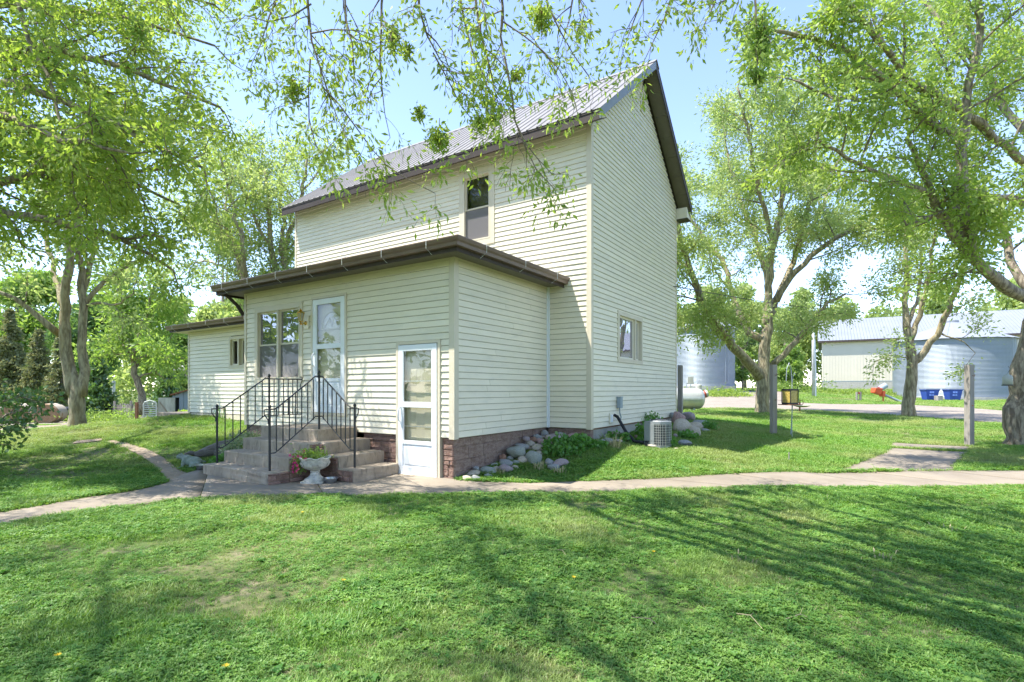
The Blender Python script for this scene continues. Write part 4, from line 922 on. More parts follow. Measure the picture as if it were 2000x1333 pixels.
CN = {'grey': 'grey', 'green': 'grey green', 'pink': 'pinkish', 'purple': 'purple', 'tan': 'tan', 'rust': 'rust brown'}
def toloc(v): d = v.x-HX, v.y-HYY; return d[0]*cT-d[1]*sT, d[0]*sT+d[1]*cT
def stone(px, py, w, hh, col, label, group, seed, lift=.0, name='field_stone'):
    p = onground(px, py+hh*.30); r_ = w/FPX*p.y/2; q0 = p.y
    def clash(q): x, y = toloc(q); return (x < -.93+r_*.9 and y > -2.9) or (x < r_*.8 and y > -r_*.8)
    while clash(p): p = at(px, py+hh*.30, p.y-.03)
    Y = p.y; rg = random.Random(seed); sx = w/FPX*Y/2; sz = hh/FPX*Y/2
    o = bpy.data.objects.new(name, SM_[seed % 7]); C.objects.link(o); o.location = (p.x, p.y+sx*.1, CAMH+(HY-py)/FPX*(Y+sx*.35)+lift*.3)
    o.scale = (sx*1.06, sx*rg.uniform(.75, .95), sz*1.08); o.rotation_euler = (rg.uniform(-.15, .15), rg.uniform(-.22, .22), rg.uniform(-.5, .5))
    o.material_slots[0].link = 'OBJECT'; o.material_slots[0].material = ROCK[col]
    return tag(o, label, 'stone', group)
Z5 = [(480,1160,130,70,'tan'),(590,1165,130,75,'grey'),(560,1100,150,70,'tan'),(600,1040,80,60,'grey'),(750,1065,200,130,'green'),(860,1045,80,70,'tan'),(990,1040,170,110,'purple'),(980,965,190,110,'grey'),
 (1115,965,90,70,'green'),(1200,935,120,110,'tan'),(1190,750,190,70,'grey'),(1350,900,190,200,'green'),(940,895,85,85,'rust'),(1040,915,85,75,'grey'),(1305,720,130,110,'tan'),(1290,790,65,65,'pink'),
 (1395,780,140,110,'tan'),(1440,700,150,90,'pink'),(1250,650,85,75,'purple'),(1335,662,85,65,'rust'),(1400,625,105,60,'grey'),(1475,640,100,65,'tan'),(1545,655,110,95,'tan'),(1490,585,85,85,'grey'),
 (1620,645,250,100,'purple'),(1712,600,120,75,'green'),(1850,612,140,65,'pink'),(1645,695,85,55,'purple'),(1580,712,80,55,'pink'),(1550,965,130,95,'grey'),(1700,975,170,115,'purple'),(1610,1025,160,85,'grey'),
 (845,990,100,65,'green'),(650,1090,80,60,'tan'),(760,1140,110,70,'green'),(1815,965,42,40,'rust'),(1120,1030,150,60,'tan'),(1420,850,90,80,'tan')]
where5 = lambda x, y: 'at the porch foundation foot' if x < 900 else 'low before the porch heap' if y > 880 else 'near the inside corner' if x > 1360 else 'midway along the porch heap'
ORD = ['leftmost', 'second from the left', 'third from the left', 'fourth from the left', 'fifth from the left']
base_lab = [f'{CN[c]} field stone '+where5(x, y) for x, y, w, hh, c in Z5]
for i, (x, y, w, hh, c) in enumerate(Z5):
    same = sorted([j for j in range(len(Z5)) if base_lab[j] == base_lab[i]], key=lambda j: Z5[j][0]); lb = base_lab[i]
    if len(same) > 1: lb += ', '+ORD[same.index(i)]+' of '+str(len(same))
    stone(840+x*.15, 760+y*.15, w*.172, hh*.172, c, lb, 'field stones heaped along the porch foundation', i)
stone(840+1120*.15, 760+835*.15, 290*.15, 150*.15, 'green', 'big oval grey green boulder on the heap beside the porch foundation', 'field stones heaped along the porch foundation', 3, .05, 'boulder')
Z2 = [(655,185,120,120,'pink','large pinkish angular boulder against the wall behind the air conditioner'),(690,250,150,130,'tan','large tan wedge shaped boulder right of the air conditioner'),(752,160,110,80,'purple','purple square boulder at the back of the corner pile'),
 (862,218,130,75,'grey','pale rounded boulder at the right end of the corner pile'),(800,245,130,75,'tan','tan boulder in the middle of the corner pile'),(805,300,100,110,'tan','upright blunt tan stone at the front of the corner pile'),
 (900,280,70,40,'grey','small flat grey stone at the right foot of the corner pile'),(610,145,70,45,'grey','grey stone at the house corner behind the pile'),(715,388,120,50,'grey','flat grey stone in the weeds below the corner pile'),
 (632,330,40,40,'purple','small purple stone beside the air conditioner coil'),(640,440,50,22,'tan','small tan stone sunk in the lawn before the air conditioner'),(425,412,90,36,'tan','tan stone in front of the air conditioner panel'),
 (312,300,60,42,'grey','round grey stone by the air conditioner pipe'),(290,335,40,36,'pink','pink stone at the foot of the black pipe'),(80,318,110,50,'pink','pink slab stone under the gable wall'),(165,338,100,60,'pink','pinkish stone next to the slab under the gable wall'),
 (10,340,42,42,'grey','pale round stone at the front corner of the gable wall'),(50,375,100,66,'grey','grey mossy stone in the weeds at the gable corner'),(218,362,60,42,'tan','tan stone right of the mossy gable corner stones'),(-8,390,40,60,'grey','grey stone beside the leafy patch at the corner'),(130,372,60,40,'tan','small tan stone among the gable wall weeds')]
for i, (x, y, w, hh, c, lb) in enumerate(Z2): stone(1180+x*.22, 780+y*.22, w*.25, hh*.25, c, lb, 'stones along the gable wall', i+50, name='boulder' if w > 95 else 'field_stone')

# ------------------------------------------------------------------ air conditioner
p = onground(1293, 876); p += Vector((.0, .16, -.01))
ac = thing('air_conditioner', 'grey outdoor air conditioner unit with wire grille by the gable wall', 'air conditioner', p, -TH-.12); ac.scale = (.72, .72, .80)
m_ = MB()
pl_ = [(-.30, -.30), (-.02, -.30), (.14, -.27), (.24, -.18), (.29, -.05), (.29, .10), (.24, .22), (.12, .29), (-.05, .30), (-.30, .30)]
pl_s = [(a*.93, b*.93) for a, b in pl_]
m_.prism(pl_s, .06, .60, lambda a, b, d: (a, b, d)); m_.build('coil', M['acdark'], ac)
m_ = MB(); m_.prism(pl_, .0, .07, lambda a, b, d: (a, b, d)); m_.build('base_pan', M['acgrey'], ac)
m_ = MB(); m_.prism(pl_, .585, .65, lambda a, b, d: (a, b, d)); m_.lathe([(.27, .65), (.25, .675), (.06, .70), (.001, .705)], 24, (0, 0, 0)); m_.build('top_cover', M['acgrey'], ac)
m_ = MB()
for k in range(5): m_.tube([(.05*(k+1)*math.cos(2*math.pi*j/24), .05*(k+1)*math.sin(2*math.pi*j/24), .712-.007*(k+1)) for j in range(25)], .004, 4)
for j in range(8): m_.tube([(0, 0, .715), (.255*math.cos(j*math.pi/4), .255*math.sin(j*math.pi/4), .682)], .005, 4)
m_.build('fan_guard', M['acdark'], ac)
m_ = MB(); m_.box(-.305, -.02, -.308, -.29, .18, .59); m_.box(-.308, -.29, -.29, .05, .07, .59); m_.build('service_panel', M['acgrey'], ac, bevel=.004)
m_ = MB(); m_.box(-.18, -.03, -.306, -.288, .03, .175); m_.build('valve_panel', M['acgrey'], ac)
def path_pts(z, off=1.0): return [(a*off, b*off, z) for a, b in pl_[1:]]
for k in range(9): m_ = MB(); m_.tube(path_pts(.09+k*.06), .004, 4); m_.build('grille_wire', M['oldwhite'], ac)
seg = path_pts(0); 
for i in range(len(seg)-1):
    a, b = Vector(seg[i]), Vector(seg[i+1]); n = max(1, round((b-a).length/.055))
    for k in range(n):
        q = a.lerp(b, k/n); m_ = MB(); m_.tube([(q.x, q.y, .07), (q.x, q.y, .59)], .004, 4); m_.build('grille_wire', M['oldwhite'], ac)
m_ = MB(); A0 = HW(.03, 1.08, .86); A1 = p+Vector((-.34, -.10, .12))
m_.tube([A0, A0+Vector((.06, -.05, -.04)), A0.lerp(A1, .45)+Vector((-.02, 0, -.1)), A0.lerp(A1, .75)+Vector((-.03, -.02, -.12)), A1], .032, 8)
m_.tube([A0.lerp(A1, .5)+Vector((0, -.02, -.12)), A0.lerp(A1, .8)+Vector((.0, -.06, -.22)), A1+Vector((0, -.02, -.05)), A1+Vector((.1, .0, .02))], .012, 6)
tag(m_.build('refrigerant_line', M['copper'], None, True), 'black insulated pipe from the gable wall to the air conditioner', 'pipe')

# ------------------------------------------------------------------ plants by the house
def leaf_patch(name, label, cx, cy, rx, ry, hh, n, size, mt, seed, cat='plant', group=None, aspect=.75, stems=18, kindname='foliage'):
    rg = np.random.default_rng(seed); a = rg.uniform(0, 6.283, n); r = np.sqrt(rg.random(n)); x = cx+rx*r*np.cos(a); y = cy+ry*r*np.sin(a)
    z = hN(np.stack([x, y], 1)); dome = np.sqrt(np.clip(1-r**2, 0, 1)); up = (.25+.75*rg.random(n)**.6)*hh*(.35+.65*dome)*(.7+.6*vnoise(np.stack([x, y], 1), .12, seed))
    P_ = np.stack([x, y, z+up], 1); t = thing(name, label, cat, (cx, cy, h(cx, cy)), 0, group); P_ -= np.array(t.location)
    leaves(kindname, P_, size, M[mt], t, seed, droop=.1, aspect=aspect); m_ = MB()
    for k in range(stems): q = P_[k*(n//stems)]; m_.tube([(q[0]*.7, q[1]*.7, -.02+hN([(cx+q[0]*.7, cy+q[1]*.7)])[0]-t.location.z), (q[0]*.9, q[1]*.9, q[2]*.6), tuple(q)], .004, 3)
    m_.build('stem', M['leaf_plant'], t); return t
p = onground(1100, 893); p += Vector((.0, .12, 0)); leaf_patch('ground_cover_plant', 'broad bright green leafy patch over the stones at the corner', p.x, p.y, .36, .26, .30, 620, .075, 'leaf_plant', 1)
p = onground(1140, 880); leaf_patch('ground_cover_plant', 'leafy green clump climbing toward the house corner post', p.x, p.y+.05, .16, .16, .30, 200, .075, 'leaf_plant', 12)
for i, (x, y, r, hh, lb) in enumerate([(1258, 858, .16, .36, 'leafy weed left of the air conditioner'), (1275, 842, .25, .42, 'tall leafy weed behind the air conditioner'), (1302, 874, .2, .2, 'leafy weed at the front foot of the air conditioner'), (1345, 858, .22, .15, 'weeds between the boulders right of the air conditioner'),
     (1388, 842, .2, .26, 'bright leafy weed at the end of the corner boulders'), (1210, 862, .25, .16, 'low weeds among the gable wall stones'), (1165, 876, .2, .15, 'weeds in front of the gable corner'), (1262, 868, .2, .13, 'leafy weed by the black pipe')]):
    p = onground(x, y); leaf_patch('weed_clump', lb, p.x, p.y+.05, r, r*.8, hh, int(900*r), .07, 'leaf_plant', 20+i, 'weed', 'weeds along the gable wall')
p = onground(448, 905); p = HW(-5.15, -3.75, 0); leaf_patch('variegated_plant', 'pale variegated leafy plant beside the concrete steps', p.x, p.y, .42, .50, .42, 1100, .06, 'leaf_var', 31, aspect=.6)
p = HW(-4.98, -4.3, 0); leaf_patch('weed_clump', 'small green weed under the railing post by the steps', p.x, p.y, .12, .18, .22, 200, .06, 'leaf_plant', 32, 'weed')
def blades(name, label, loc, n, hgt, mt, seed, r=.12, group=None, cat='grass clump'):
    rg = random.Random(seed); m_ = MB()
    for k in range(n):
        a = rg.uniform(0, 6.28); q = r*math.sqrt(rg.random()); x, y = q*math.cos(a), q*math.sin(a); L_ = hgt*rg.uniform(.5, 1.1); le = rg.uniform(.15, .6)*L_; w = .006; dx, dy = math.cos(a), math.sin(a)
        m_.quad((x-dy*w, y+dx*w, -.02), (x+dy*w, y-dx*w, -.02), (x+dx*le*.4+dy*w, y+dy*le*.4-dx*w, L_*.65), (x+dx*le*.4-dy*w, y+dy*le*.4+dx*w, L_*.65)); m_.tri((x+dx*le*.4-dy*w, y+dy*le*.4+dx*w, L_*.65), (x+dx*le*.4+dy*w, y+dy*le*.4-dx*w, L_*.65), (x+dx*le, y+dy*le, L_*.9))
    return tag(m_.build(name, M[mt], None, loc=loc), label, cat, group)
for i, (x, y, hh, lb, mt) in enumerate([(1052, 918, .16, 'dry grass tuft below the big grey boulders', 'straw'), (975, 926, .13, 'dry grass tuft beside the purple stone', 'straw'), (1092, 926, .13, 'dry grass tuft under the front stones of the heap', 'straw'), (958, 932, .10, 'green grass tuft before the pale stones', 'grass'), (1010, 930, .10, 'green grass tuft at the walk edge', 'grass'), (1185, 865, .22, 'tall grass tuft at the gable corner', 'grass'), (1200, 876, .25, 'tall pale grass in the sun near the gable corner', 'straw'), (430, 818, .35, 'long leafed grass clump below the side wing', 'grass')]):
    blades('grass_clump', lb, onground(x, y), 46 if mt == 'straw' else 30, hh, mt, 60+i, .11, 'tufts along the foundation')
# dandelions and dropped twigs on the lawn
for i, (x, y) in enumerate([(670, 1148), (112, 1300), (440, 1322), (1120, 1142), (1276, 1090), (590, 1010)]):
    p = onground(x, y); t = thing('dandelion', 'yellow dandelion flower '+['in the middle of the front lawn', 'low in the lawn corner nearest the left', 'beside the bare patch at the bottom of the lawn', 'on the sunny right half of the front lawn', 'on the lawn below the side path', 'in the shaded lawn before the steps'][i], 'flower', p, 0, 'dandelions on the lawn')
    m_ = MB(); m_.tube([(0, 0, 0), (.003, 0, .03), (.002, 0, .05)], .002, 4); m_.build('stem', M['leaf_plant'], t); m_ = MB()
    for k in range(22): a = k*2.4; r = .018*math.sqrt((k+1)/22); m_.tri((.002, 0, .05), (r*math.cos(a-.15), r*math.sin(a-.15), .056), (r*1.1*math.cos(a+.15), r*1.1*math.sin(a+.15), .058))
    m_.build('petals', M['yellow'], t)
for i, (a, b, lb) in enumerate([((1430, 1207), (1492, 1240), 'bleached bent twig on the lawn right of centre'), ((1527, 1222), (1590, 1219), 'straight pale twig lying across the lawn'), ((1222, 1215), (1302, 1245), 'dark curved twig on the shaded lawn'), ((1375, 1030), (1430, 1040), 'pale broad stalk on the lawn below the walk'), ((1075, 1080), (1110, 1098), 'short thin twig on the left of the sunny patch')]):
    p, q = onground(*a), onground(*b); m_ = MB(); mid_ = (p+q)/2+Vector((.03, .03, .02)); m_.tube([p+Vector((0, 0, .03)), mid_+Vector((0, 0, .03)), q+Vector((0, 0, .025))], [.003, .0028, .0018], 5); m_.tube([mid_+Vector((0, 0, .03)), mid_+(q-p)*.25+Vector((0, .06, .04))], [.0018, .001], 4)
    tag(m_.build('fallen_twig', M['straw'] if i != 2 else M['twig']), lb, 'twig', 'twigs fallen on the lawn')
for i, (x, y) in enumerate([(1712, 1090), (1850, 1040), (1450, 1095)]): blades('grass_clump', ['stand of dead mown stalks right of the sunny lawn', 'dead mown stalks near the right edge of the lawn', 'dry stalks below the walk on the right half'][i], onground(x, y), 12, .09, 'straw', 90+i, .14, 'dead stalks in the lawn')
# ------------------------------------------------------------------ yard things right of the house
def post_thing(px, pyb, pyt, w, label, name='clothesline_post', group='weathered wooden posts', tilt=0, extra=True):
    p = onground(px, pyb); hgt = CAMH+(HY-pyt)/FPX*p.y-p.z; ww = w/FPX*p.y/2*1.02
    t = thing(name, label, 'post', p, .2, group); m_ = MB(); m_.loft([[(x*ww, y*ww, z) for x, y in ((-1, -1), (1, -1), (1, 1), (-1, 1))] for z in (-.1, hgt*.33, hgt*.66, hgt)]); m_.build('timber', M['woodpost'], t, bevel=.006)
    t.rotation_euler = (0, tilt, .2)
    if extra: m_ = MB(); m_.tube([(0, -ww, hgt-.25), (0, -ww-.05, hgt-.27), (0, -ww-.06, hgt-.22)], .006, 6); m_.tube([(0, -ww-.001, hgt*.5), (0, -ww-.02, hgt*.5)], .012, 6); m_.build('hook', M['rust'], t)
    return t
post_thing(1510.5, 850, 713, 9.5, 'grey wooden post on the lawn in front of the forked tree')
post_thing(1893, 872, 713, 11, 'grey wooden post at the end of the side path')
p = HW(.05, 5.85, 0); p.z = h(p.x, p.y); t = thing('clothesline_post', 'grey wooden post standing against the far corner of the house', 'post', p, -TH, 'weathered wooden posts')
m_ = MB(); m_.box(-.06, .06, -.06, .06, -.1, CAMH+(HY-714)/FPX*p.y-p.z); m_.build('timber', M['woodpost'], t, bevel=.006)
p = onground(1541, 902); m_ = MB(); m_.box(-.008, .008, -.008, .008, -.05, .17); m_.build; tag(m_.build('garden_stake', M['woodpost'], None, loc=p), 'short dark stake in the sunny lawn beside the walk', 'stake')
# shepherd hook with the square feeder, dish on a rod, hand pump
p = onground(1544, 852); Yh = p.y
hk = thing('bird_dish', 'pale shallow dish on a thin bent rod in the lawn', 'bird bath', p)
zt = CAMH+(HY-792)/FPX*Yh-p.z
m_ = MB(); m_.tube([(-.0, 0, -.05), (.03, 0, zt*.6), (.055, 0, zt), (.3, 0, zt-.01)], .009, 6); m_.build('rod', M['galv'], hk)
m_ = MB(); m_.lathe([(.03, -.05), (.10, -.045), (.21, -.005), (.225, 0), (.20, .0), (.09, -.035), (.001, -.04)], 24, (.28, 0, zt+.0)); m_.build('dish', M['birddish'], hk, True, angle=50)
Yf = Yh-.6; pb = at(1540, 860, Yf); fx = lambda x, y: at(x, y, Yf)
c = fx(1543, 776); g0 = h(c.x+.35, Yf+.2)
sh = thing('shepherd_hook', 'thin grey double crook pole holding the seed feeder', 'hook', (c.x+.09, Yf+.12, h(c.x+.09, Yf+.12)))
pts_ = [(0, 0, -.1), (0, 0, 1.0), (.01, 0, fx(0, 735).z-sh.location.z), (.04, 0, fx(0, 722).z-sh.location.z), (.085, 0, fx(0, 718).z-sh.location.z)]
m_ = MB(); zz = lambda y: at(0, y, Yf).z-sh.location.z
m_.tube([(.02, 0, -.1), (.02, 0, zz(745)), (.0, 0, zz(722)), (-.06, -.02, zz(709)), (-.13, -.05, zz(720)), (-.15, -.06, zz(745))], .009, 6); m_.build('pole', M['galv'], sh)
m_ = MB(); m_.tube([(.02, 0, zz(752)), (.05, 0, zz(733)), (.085, 0, zz(728)), (.11, 0, zz(733))], .007, 6); m_.build('side_crook', M['galv'], sh)
c = at(1543, 776, Yf); w = 20/FPX*Yf/2
fd = thing('bird_feeder', 'square yellow seed feeder with black frame hanging from the crook', 'bird feeder', (c.x, Yf, c.z-.17), .35)
H_ = 30/FPX*Yf
m_ = MB(); m_.box(-w*.92, w*.92, -w*.92, w*.92, .03, H_-.03); m_.build('seed_tube', M['seed'], fd)
m_ = MB(); m_.box(-w*1.02, w*1.02, -w*1.02, w*1.02, 0, .04); m_.box(-w*1.02, w*1.02, -w*1.02, w*1.02, H_-.04, H_)
for a in (-1, 1):
    for b in (-1, 1): m_.box(a*w-.008, a*w+.008, b*w-.008, b*w+.008, .03, H_-.03)
m_.build('frame', M['black'], fd); m_ = MB(); m_.box(-w*1.5, w*1.5, -w*1.5, w*1.5, -.02, -.001); m_.build('perch_tray', M['rust'], fd)
m_ = MB(); m_.tube([(0, 0, H_), (0, 0, H_+.35)], .004, 4); m_.build('hanger', M['wire'], fd)
p = onground(1562, 806); pm = thing('hand_pump', 'rusty hand pump standing by the edge of the lawn', 'pump', p); k = p.y/FPX
m_ = MB(); m_.tube([(0, 0, 0), (0, 0, 20*k)], 1.6*k, 8); m_.tube([(0, 0, 16*k), (-4*k, 0, 15*k), (-5.5*k, 0, 12*k)], 1.1*k, 6); m_.lathe([(4*k, 0), (4*k, .6*k), (1.6*k, 1*k)], 12); m_.build('pump_body', M['rust'], pm)
m_ = MB(); m_.tube([(0, 0, 20*k), (2*k, 0, 24*k), (5*k, 0, 24*k), (7*k, 0, 20*k), (6*k, 0, 16*k), (3*k, 0, 15*k)], .6*k, 6); m_.tube([(0, 0, 20*k), (0, 0, 25*k)], .7*k, 6); m_.build('pump_handle', M['rust'], pm)
# propane tank
p = onground(1352, 803); Yt = p.y; k = Yt/FPX
tk = thing('propane_tank', 'silver propane tank lying behind the house corner', 'tank', (at(1366, 800, Yt).x, Yt, p.z), -.12); R = 20*k
prof = [(-2.6*R/.5*.5+0, .01)]
m_ = MB(); Ls = 58*k
rr = [(Ls*.5+R*.62*math.sin(a), R*math.cos(a)) for a in np.linspace(0, 1.52, 9)]
m_.loft([[(x-Ls*.78+14*k, r*math.cos(2*math.pi*j/28), 4*k+R+r*math.sin(2*math.pi*j/28)) for j in range(28)] for x, r in [(-q[0], q[1]) for q in rr[::-1]]+rr])
m_.build('shell', M['silver'], tk, True, angle=60)
m_ = MB(); xe = -Ls*.78+14*k+Ls*.5
for x in (xe-10*k, xe-70*k): m_.box(x-2*k, x+2*k, -R*.6, R*.6, 0, 6*k)
m_.build('foot', M['galv'], tk)
m_ = MB(); m_.lathe([(6*k, 0), (6*k, 8*k), (5.4*k, 10*k), (0.01, 10.5*k)], 16, (xe+1*k, 0, 2*R+1.5*k)); m_.build('valve_hood', M['oldwhite'], tk)
m_ = MB(); m_.lathe([(7*k, -6*k), (7.4*k, 4*k), (6*k, 6*k), (.01, 6.2*k)], 18, (0, 0, 0)); o = m_.build('end_cap', M['oldwhite'], tk); o.location = (xe+R*.60, 0, 4*k+R*1.45); o.rotation_euler = (0, math.radians(75), 0)
m_ = MB(); m_.lathe([(7.45*k, -1.5*k), (7.6*k, 1.5*k)], 18, (0, 0, 0)); o2 = m_.build('red_band', M['red'], tk); o2.location = o.location; o2.rotation_euler = o.rotation_euler
m_ = MB(); m_.tube([(xe-22*k, 0, 2*R+2*k), (xe-22*k, 0, 2*R+14*k), (xe-8*k, 0, 2*R+14*k)], 1*k, 6); m_.tube([(xe-14*k, 0, 2*R+2*k), (xe-14*k, 0, 2*R+22*k)], .8*k, 6); m_.tube([(xe-4*k, 0, 2*R+8*k), (xe+2*k, 0, 2*R+20*k), (xe+6*k, 0, 2*R+20*k)], .9*k, 6); m_.build('pipework', M['galv'], tk)
m_ = MB(); m_.box(xe-20*k, xe-9*k, -1.5*k, 1.5*k, 2*R+13*k, 2*R+27*k); m_.build('regulator_box', M['oldwhite'], tk, bevel=.01)

# ------------------------------------------------------------------ grain bins
def bin_(name, label, cx, cy, z0, R, eave, peak, rings_, dark=False, corr=.105):
    t = thing(name, label, 'grain bin', (cx, cy, z0), 0, 'steel grain bins'); n = 72
    m_ = MB(); m_.loft([[((R+.12)*math.cos(2*math.pi*j/n), (R+.12)*math.sin(2*math.pi*j/n), z) for j in range(n)] for z in (-.6, .12)]); m_.build('base', M['greyfound'], t)
    per = eave/rings_
    for k in range(rings_):                        # one corrugated sheet ring after another
        m_ = MB(); z = k*per; prof = []
        nc = max(3, round(per/corr))
        for i in range(nc*4+1): prof.append((R+.022*math.sin(2*math.pi*i/4)+.004*(k % 2), z+per*i/(nc*4)))
        m_.loft([[(r*math.cos(2*math.pi*j/n), r*math.sin(2*math.pi*j/n), zz) for j in range(n)] for r, zz in prof], cap=False); m_.build('wall_ring', M['galv'], t)
    m_ = MB(); rr = R+.22; nr = 30
    cols = 60
    ring0 = [(rr*math.cos(2*math.pi*j/cols), rr*math.sin(2*math.pi*j/cols), eave-.02+(.03 if j % 2 else 0)) for j in range(cols)]; ring1 = [(.5*math.cos(2*math.pi*j/cols), .5*math.sin(2*math.pi*j/cols), peak+(.01 if j % 2 else 0)) for j in range(cols)]
    m_.loft([ring0, ring1]); m_.build('roof', M['binroof'], t)
    m_ = MB(); m_.lathe([(.52, peak-.02), (.52, peak+.18), (.3, peak+.34), (.01, peak+.38)], 18); m_.build('cap', M['binroof'], t)
    m_ = MB()
    for s in (-.18, .18):
        a = -1.15; u = Vector((math.cos(a), math.sin(a), 0)); v = Vector((-u.y, u.x, 0)); m_.tube([u*(R+.12)+v*s+Vector((0, 0, .5)), u*(R+.12)+v*s+Vector((0, 0, eave))], .02, 4)
    m_.build('ladder', M['galv'], t); return t
c = at(1858, 700, 46.5); g = h(c.x, c.y-4)
bin_('grain_bin', 'corrugated steel grain bin with conical roof in front of the long shed', c.x, 46.5, CAMH+(HY-779)/FPX*42.3, 4.22, 120/FPX*42.5, 120/FPX*42.5+1.65, 8)
bin_('grain_bin', 'pale silver grain bin behind the propane tank', at(1368, 700, 46).x+.9, 48.0, 1.55, 2.75, 5.2, 6.9, 7)
m_ = MB(); 
# ------------------------------------------------------------------ long machine shed
WL, WR = Vector((36.6, 62.0, 0)), Vector((62.8, 46.6, 0)); dr = (WR-WL).normalized(); nb_ = Vector((-dr.y, dr.x, 0))   # nb_ points away from the camera
if nb_.y < 0: nb_ = -nb_
LS = (WR-WL).length+18; zb, ze_, zk = 1.2, 7.25, 10.3; D_ = 15.0
sh = thing('machine_shed', 'long cream steel machine shed with grey roof beyond the drive', 'shed', (WL.x, WL.y, 0), math.atan2(dr.y, dr.x))
# local: x along the front, y back
m_ = MB(); m_.box(0, LS, 0, D_, -.5, zb+1.15); m_.build('concrete_base', M['greyfound'], sh)
core = MB(); core.box(.02, LS, .05, D_-.05, zb+1.15, ze_); core.prism([(.05, ze_), (D_-.05, ze_), (D_/2, zk-.05)], .05, LS, lambda a, b, d: (d, a, b)); wl = core.build('wall', M['shedwall'], sh)
x = 0.0
while x < LS-.1:                                   # ribbed wall sheets
    m_ = MB(); x2 = min(x+.9, LS); m_.box(x+.003, x2-.003, -.004, .05, zb+1.15, ze_-.02)
    q = x+.15
    while q < x2: m_.box(q-.02, q+.02, -.03, -.004, zb+1.16, ze_-.03); q += .3
    m_.build('wall_sheet', M['shedwall'], wl); x = x2
m_ = MB(); m_.box(-.05, LS, -.012, .0, zb+1.08, zb+1.15) ; m_.build('base_trim', M['boxgrey'], sh)
m_ = MB(); 
for a, b in ((-.45, ze_-.05), ): m_.loft([[(x, a, ze_-.22), (x, D_/2, zk), (x, D_/2, zk-.1), (x, a, ze_-.34)] for x in (-.4, LS)]); m_.loft([[(x, D_+.45, ze_-.22), (x, D_/2, zk), (x, D_/2, zk-.1), (x, D_+.45, ze_-.34)] for x in (-.4, LS)])
rf = m_.build('roof', M['shedroof'], sh)
x = -.4
while x < LS:
    m_ = MB(); sl = (zk-(ze_-.22))/(D_/2+.45); m_.loft([[(x+.02, -.46, ze_-.205), (x+.90, -.46, ze_-.205), (x+.90, D_/2, zk+.015), (x+.02, D_/2, zk+.015)], [(x+.02, -.46, ze_-.21), (x+.90, -.46, ze_-.21), (x+.90, D_/2, zk+.01), (x+.02, D_/2, zk+.01)]])
    for r in (0, .3, .6): m_.loft([[(x+r-.02, y, z), (x+r, y, z+.05), (x+r+.03, y, z)] for y, z in ((-.46, ze_-.205), (D_/2, zk+.015))])
    m_.build('roof_sheet', M['shedroof'], rf); x += .915
m_ = MB(); m_.box(-.42, LS, -.48, -.45, ze_-.42, ze_-.2); m_.build('eave_trim', M['fascia'], sh)
m_ = MB(); m_.box(-.4, LS, -.45, 0, ze_-.36, ze_-.33); m_.build('eave_soffit', M['trim'], sh)
m_ = MB(); m_.lathe([(.42, 0), (.42, .05), (.34, .06), (.34, .02)], 20); o = m_.build('fan_vent', M['trim'], sh); o.location = (11.8, -.0, zb+.68); o.rotation_euler = (math.pi/2, 0, 0)
m_ = MB(); m_.lathe([(.33, .0), (.33, .03), (.01, .035)], 20); o = m_.build('vent_screen', M['rust'], sh); o.location = (11.8, -.01, zb+.68); o.rotation_euler = (math.pi/2, 0, 0)
# utility pole with conduit at its left corner
p = onground(1589, 775); k = p.y/FPX; t = thing('utility_pole', 'pale grey utility pole with conduit at the left end of the shed', 'pole', p)
m_ = MB(); m_.tube([(0, 0, -.2), (-.02, 0, 4), (-.05, 0, 138*k)], [3.2*k, 2.8*k, 2.1*k], 12); m_.build('pole', M['oldwhite'], t, True)
m_ = MB(); m_.tube([(.10, -.14, -.1), (.12, -.14, 1.5), (.05, -.14, 3.2), (.02, -.13, 5.2)], .05, 6); m_.build('conduit', M['boxgrey'], t)
# auger, stand, wheeled tubs, tank
p = onground(1722, 786); k = p.y/FPX; t = thing('grain_auger', 'small grain auger with orange red hopper and dark motor', 'auger', p, 0)
m_ = MB(); m_.tube([(2*k, 0, 16*k), (34*k, 0, 2*k), (44*k, 0, -1*k)], 2.4*k, 10); m_.build('tube', M['galv'], t)
m_ = MB(); m_.loft([[(-13*k+a*5*k, b*6*k, 17*k+c) for a, b, c in ((-1, -1, 2*k), (1.6, -1, -3*k), (1.6, 1, -3*k), (-1, 1, 2*k))], [(-9*k+a*7*k, b*7*k, 28*k+c) for a, b, c in ((-1, -1, 0), (1, -1, -1*k), (1, 1, -1*k), (-1, 1, 0))]]); m_.box(-2*k, 4*k, -5*k, 5*k, 11*k, 22*k); m_.build('hopper', M['orange'], t, bevel=.02)
m_ = MB(); m_.tube([(-4*k, 0, 26*k), (8*k, 0, 33*k)], 5.5*k, 14); m_.build('motor', M['boxgrey'], t, True, angle=40)
m_ = MB(); m_.tube([(3*k, -2*k, 13*k), (1*k, -3*k, 0)], .7*k, 5); m_.tube([(3*k, 2*k, 13*k), (5*k, 3*k, 0)], .7*k, 5); m_.build('leg', M['orange'], t)
p = onground(1677, 783); k = p.y/FPX; t = thing('jack_stand', 'small dark metal stand with a red top in the grass', 'stand', p)
m_ = MB(); m_.box(-5*k, -2.6*k, -1.5*k, 1.5*k, 0, 17*k); m_.box(2.2*k, 4.8*k, -1.5*k, 1.5*k, 1*k, 17.5*k); m_.box(-2.6*k, 2.2*k, -1.3*k, 1.3*k, 0, 2.5*k); m_.build('leg', M['woodpost'], t)
m_ = MB(); m_.box(-2.6*k, 2.2*k, -1.2*k, 1.2*k, 13*k, 16.5*k); m_.build('cross_bar', M['red'], t)
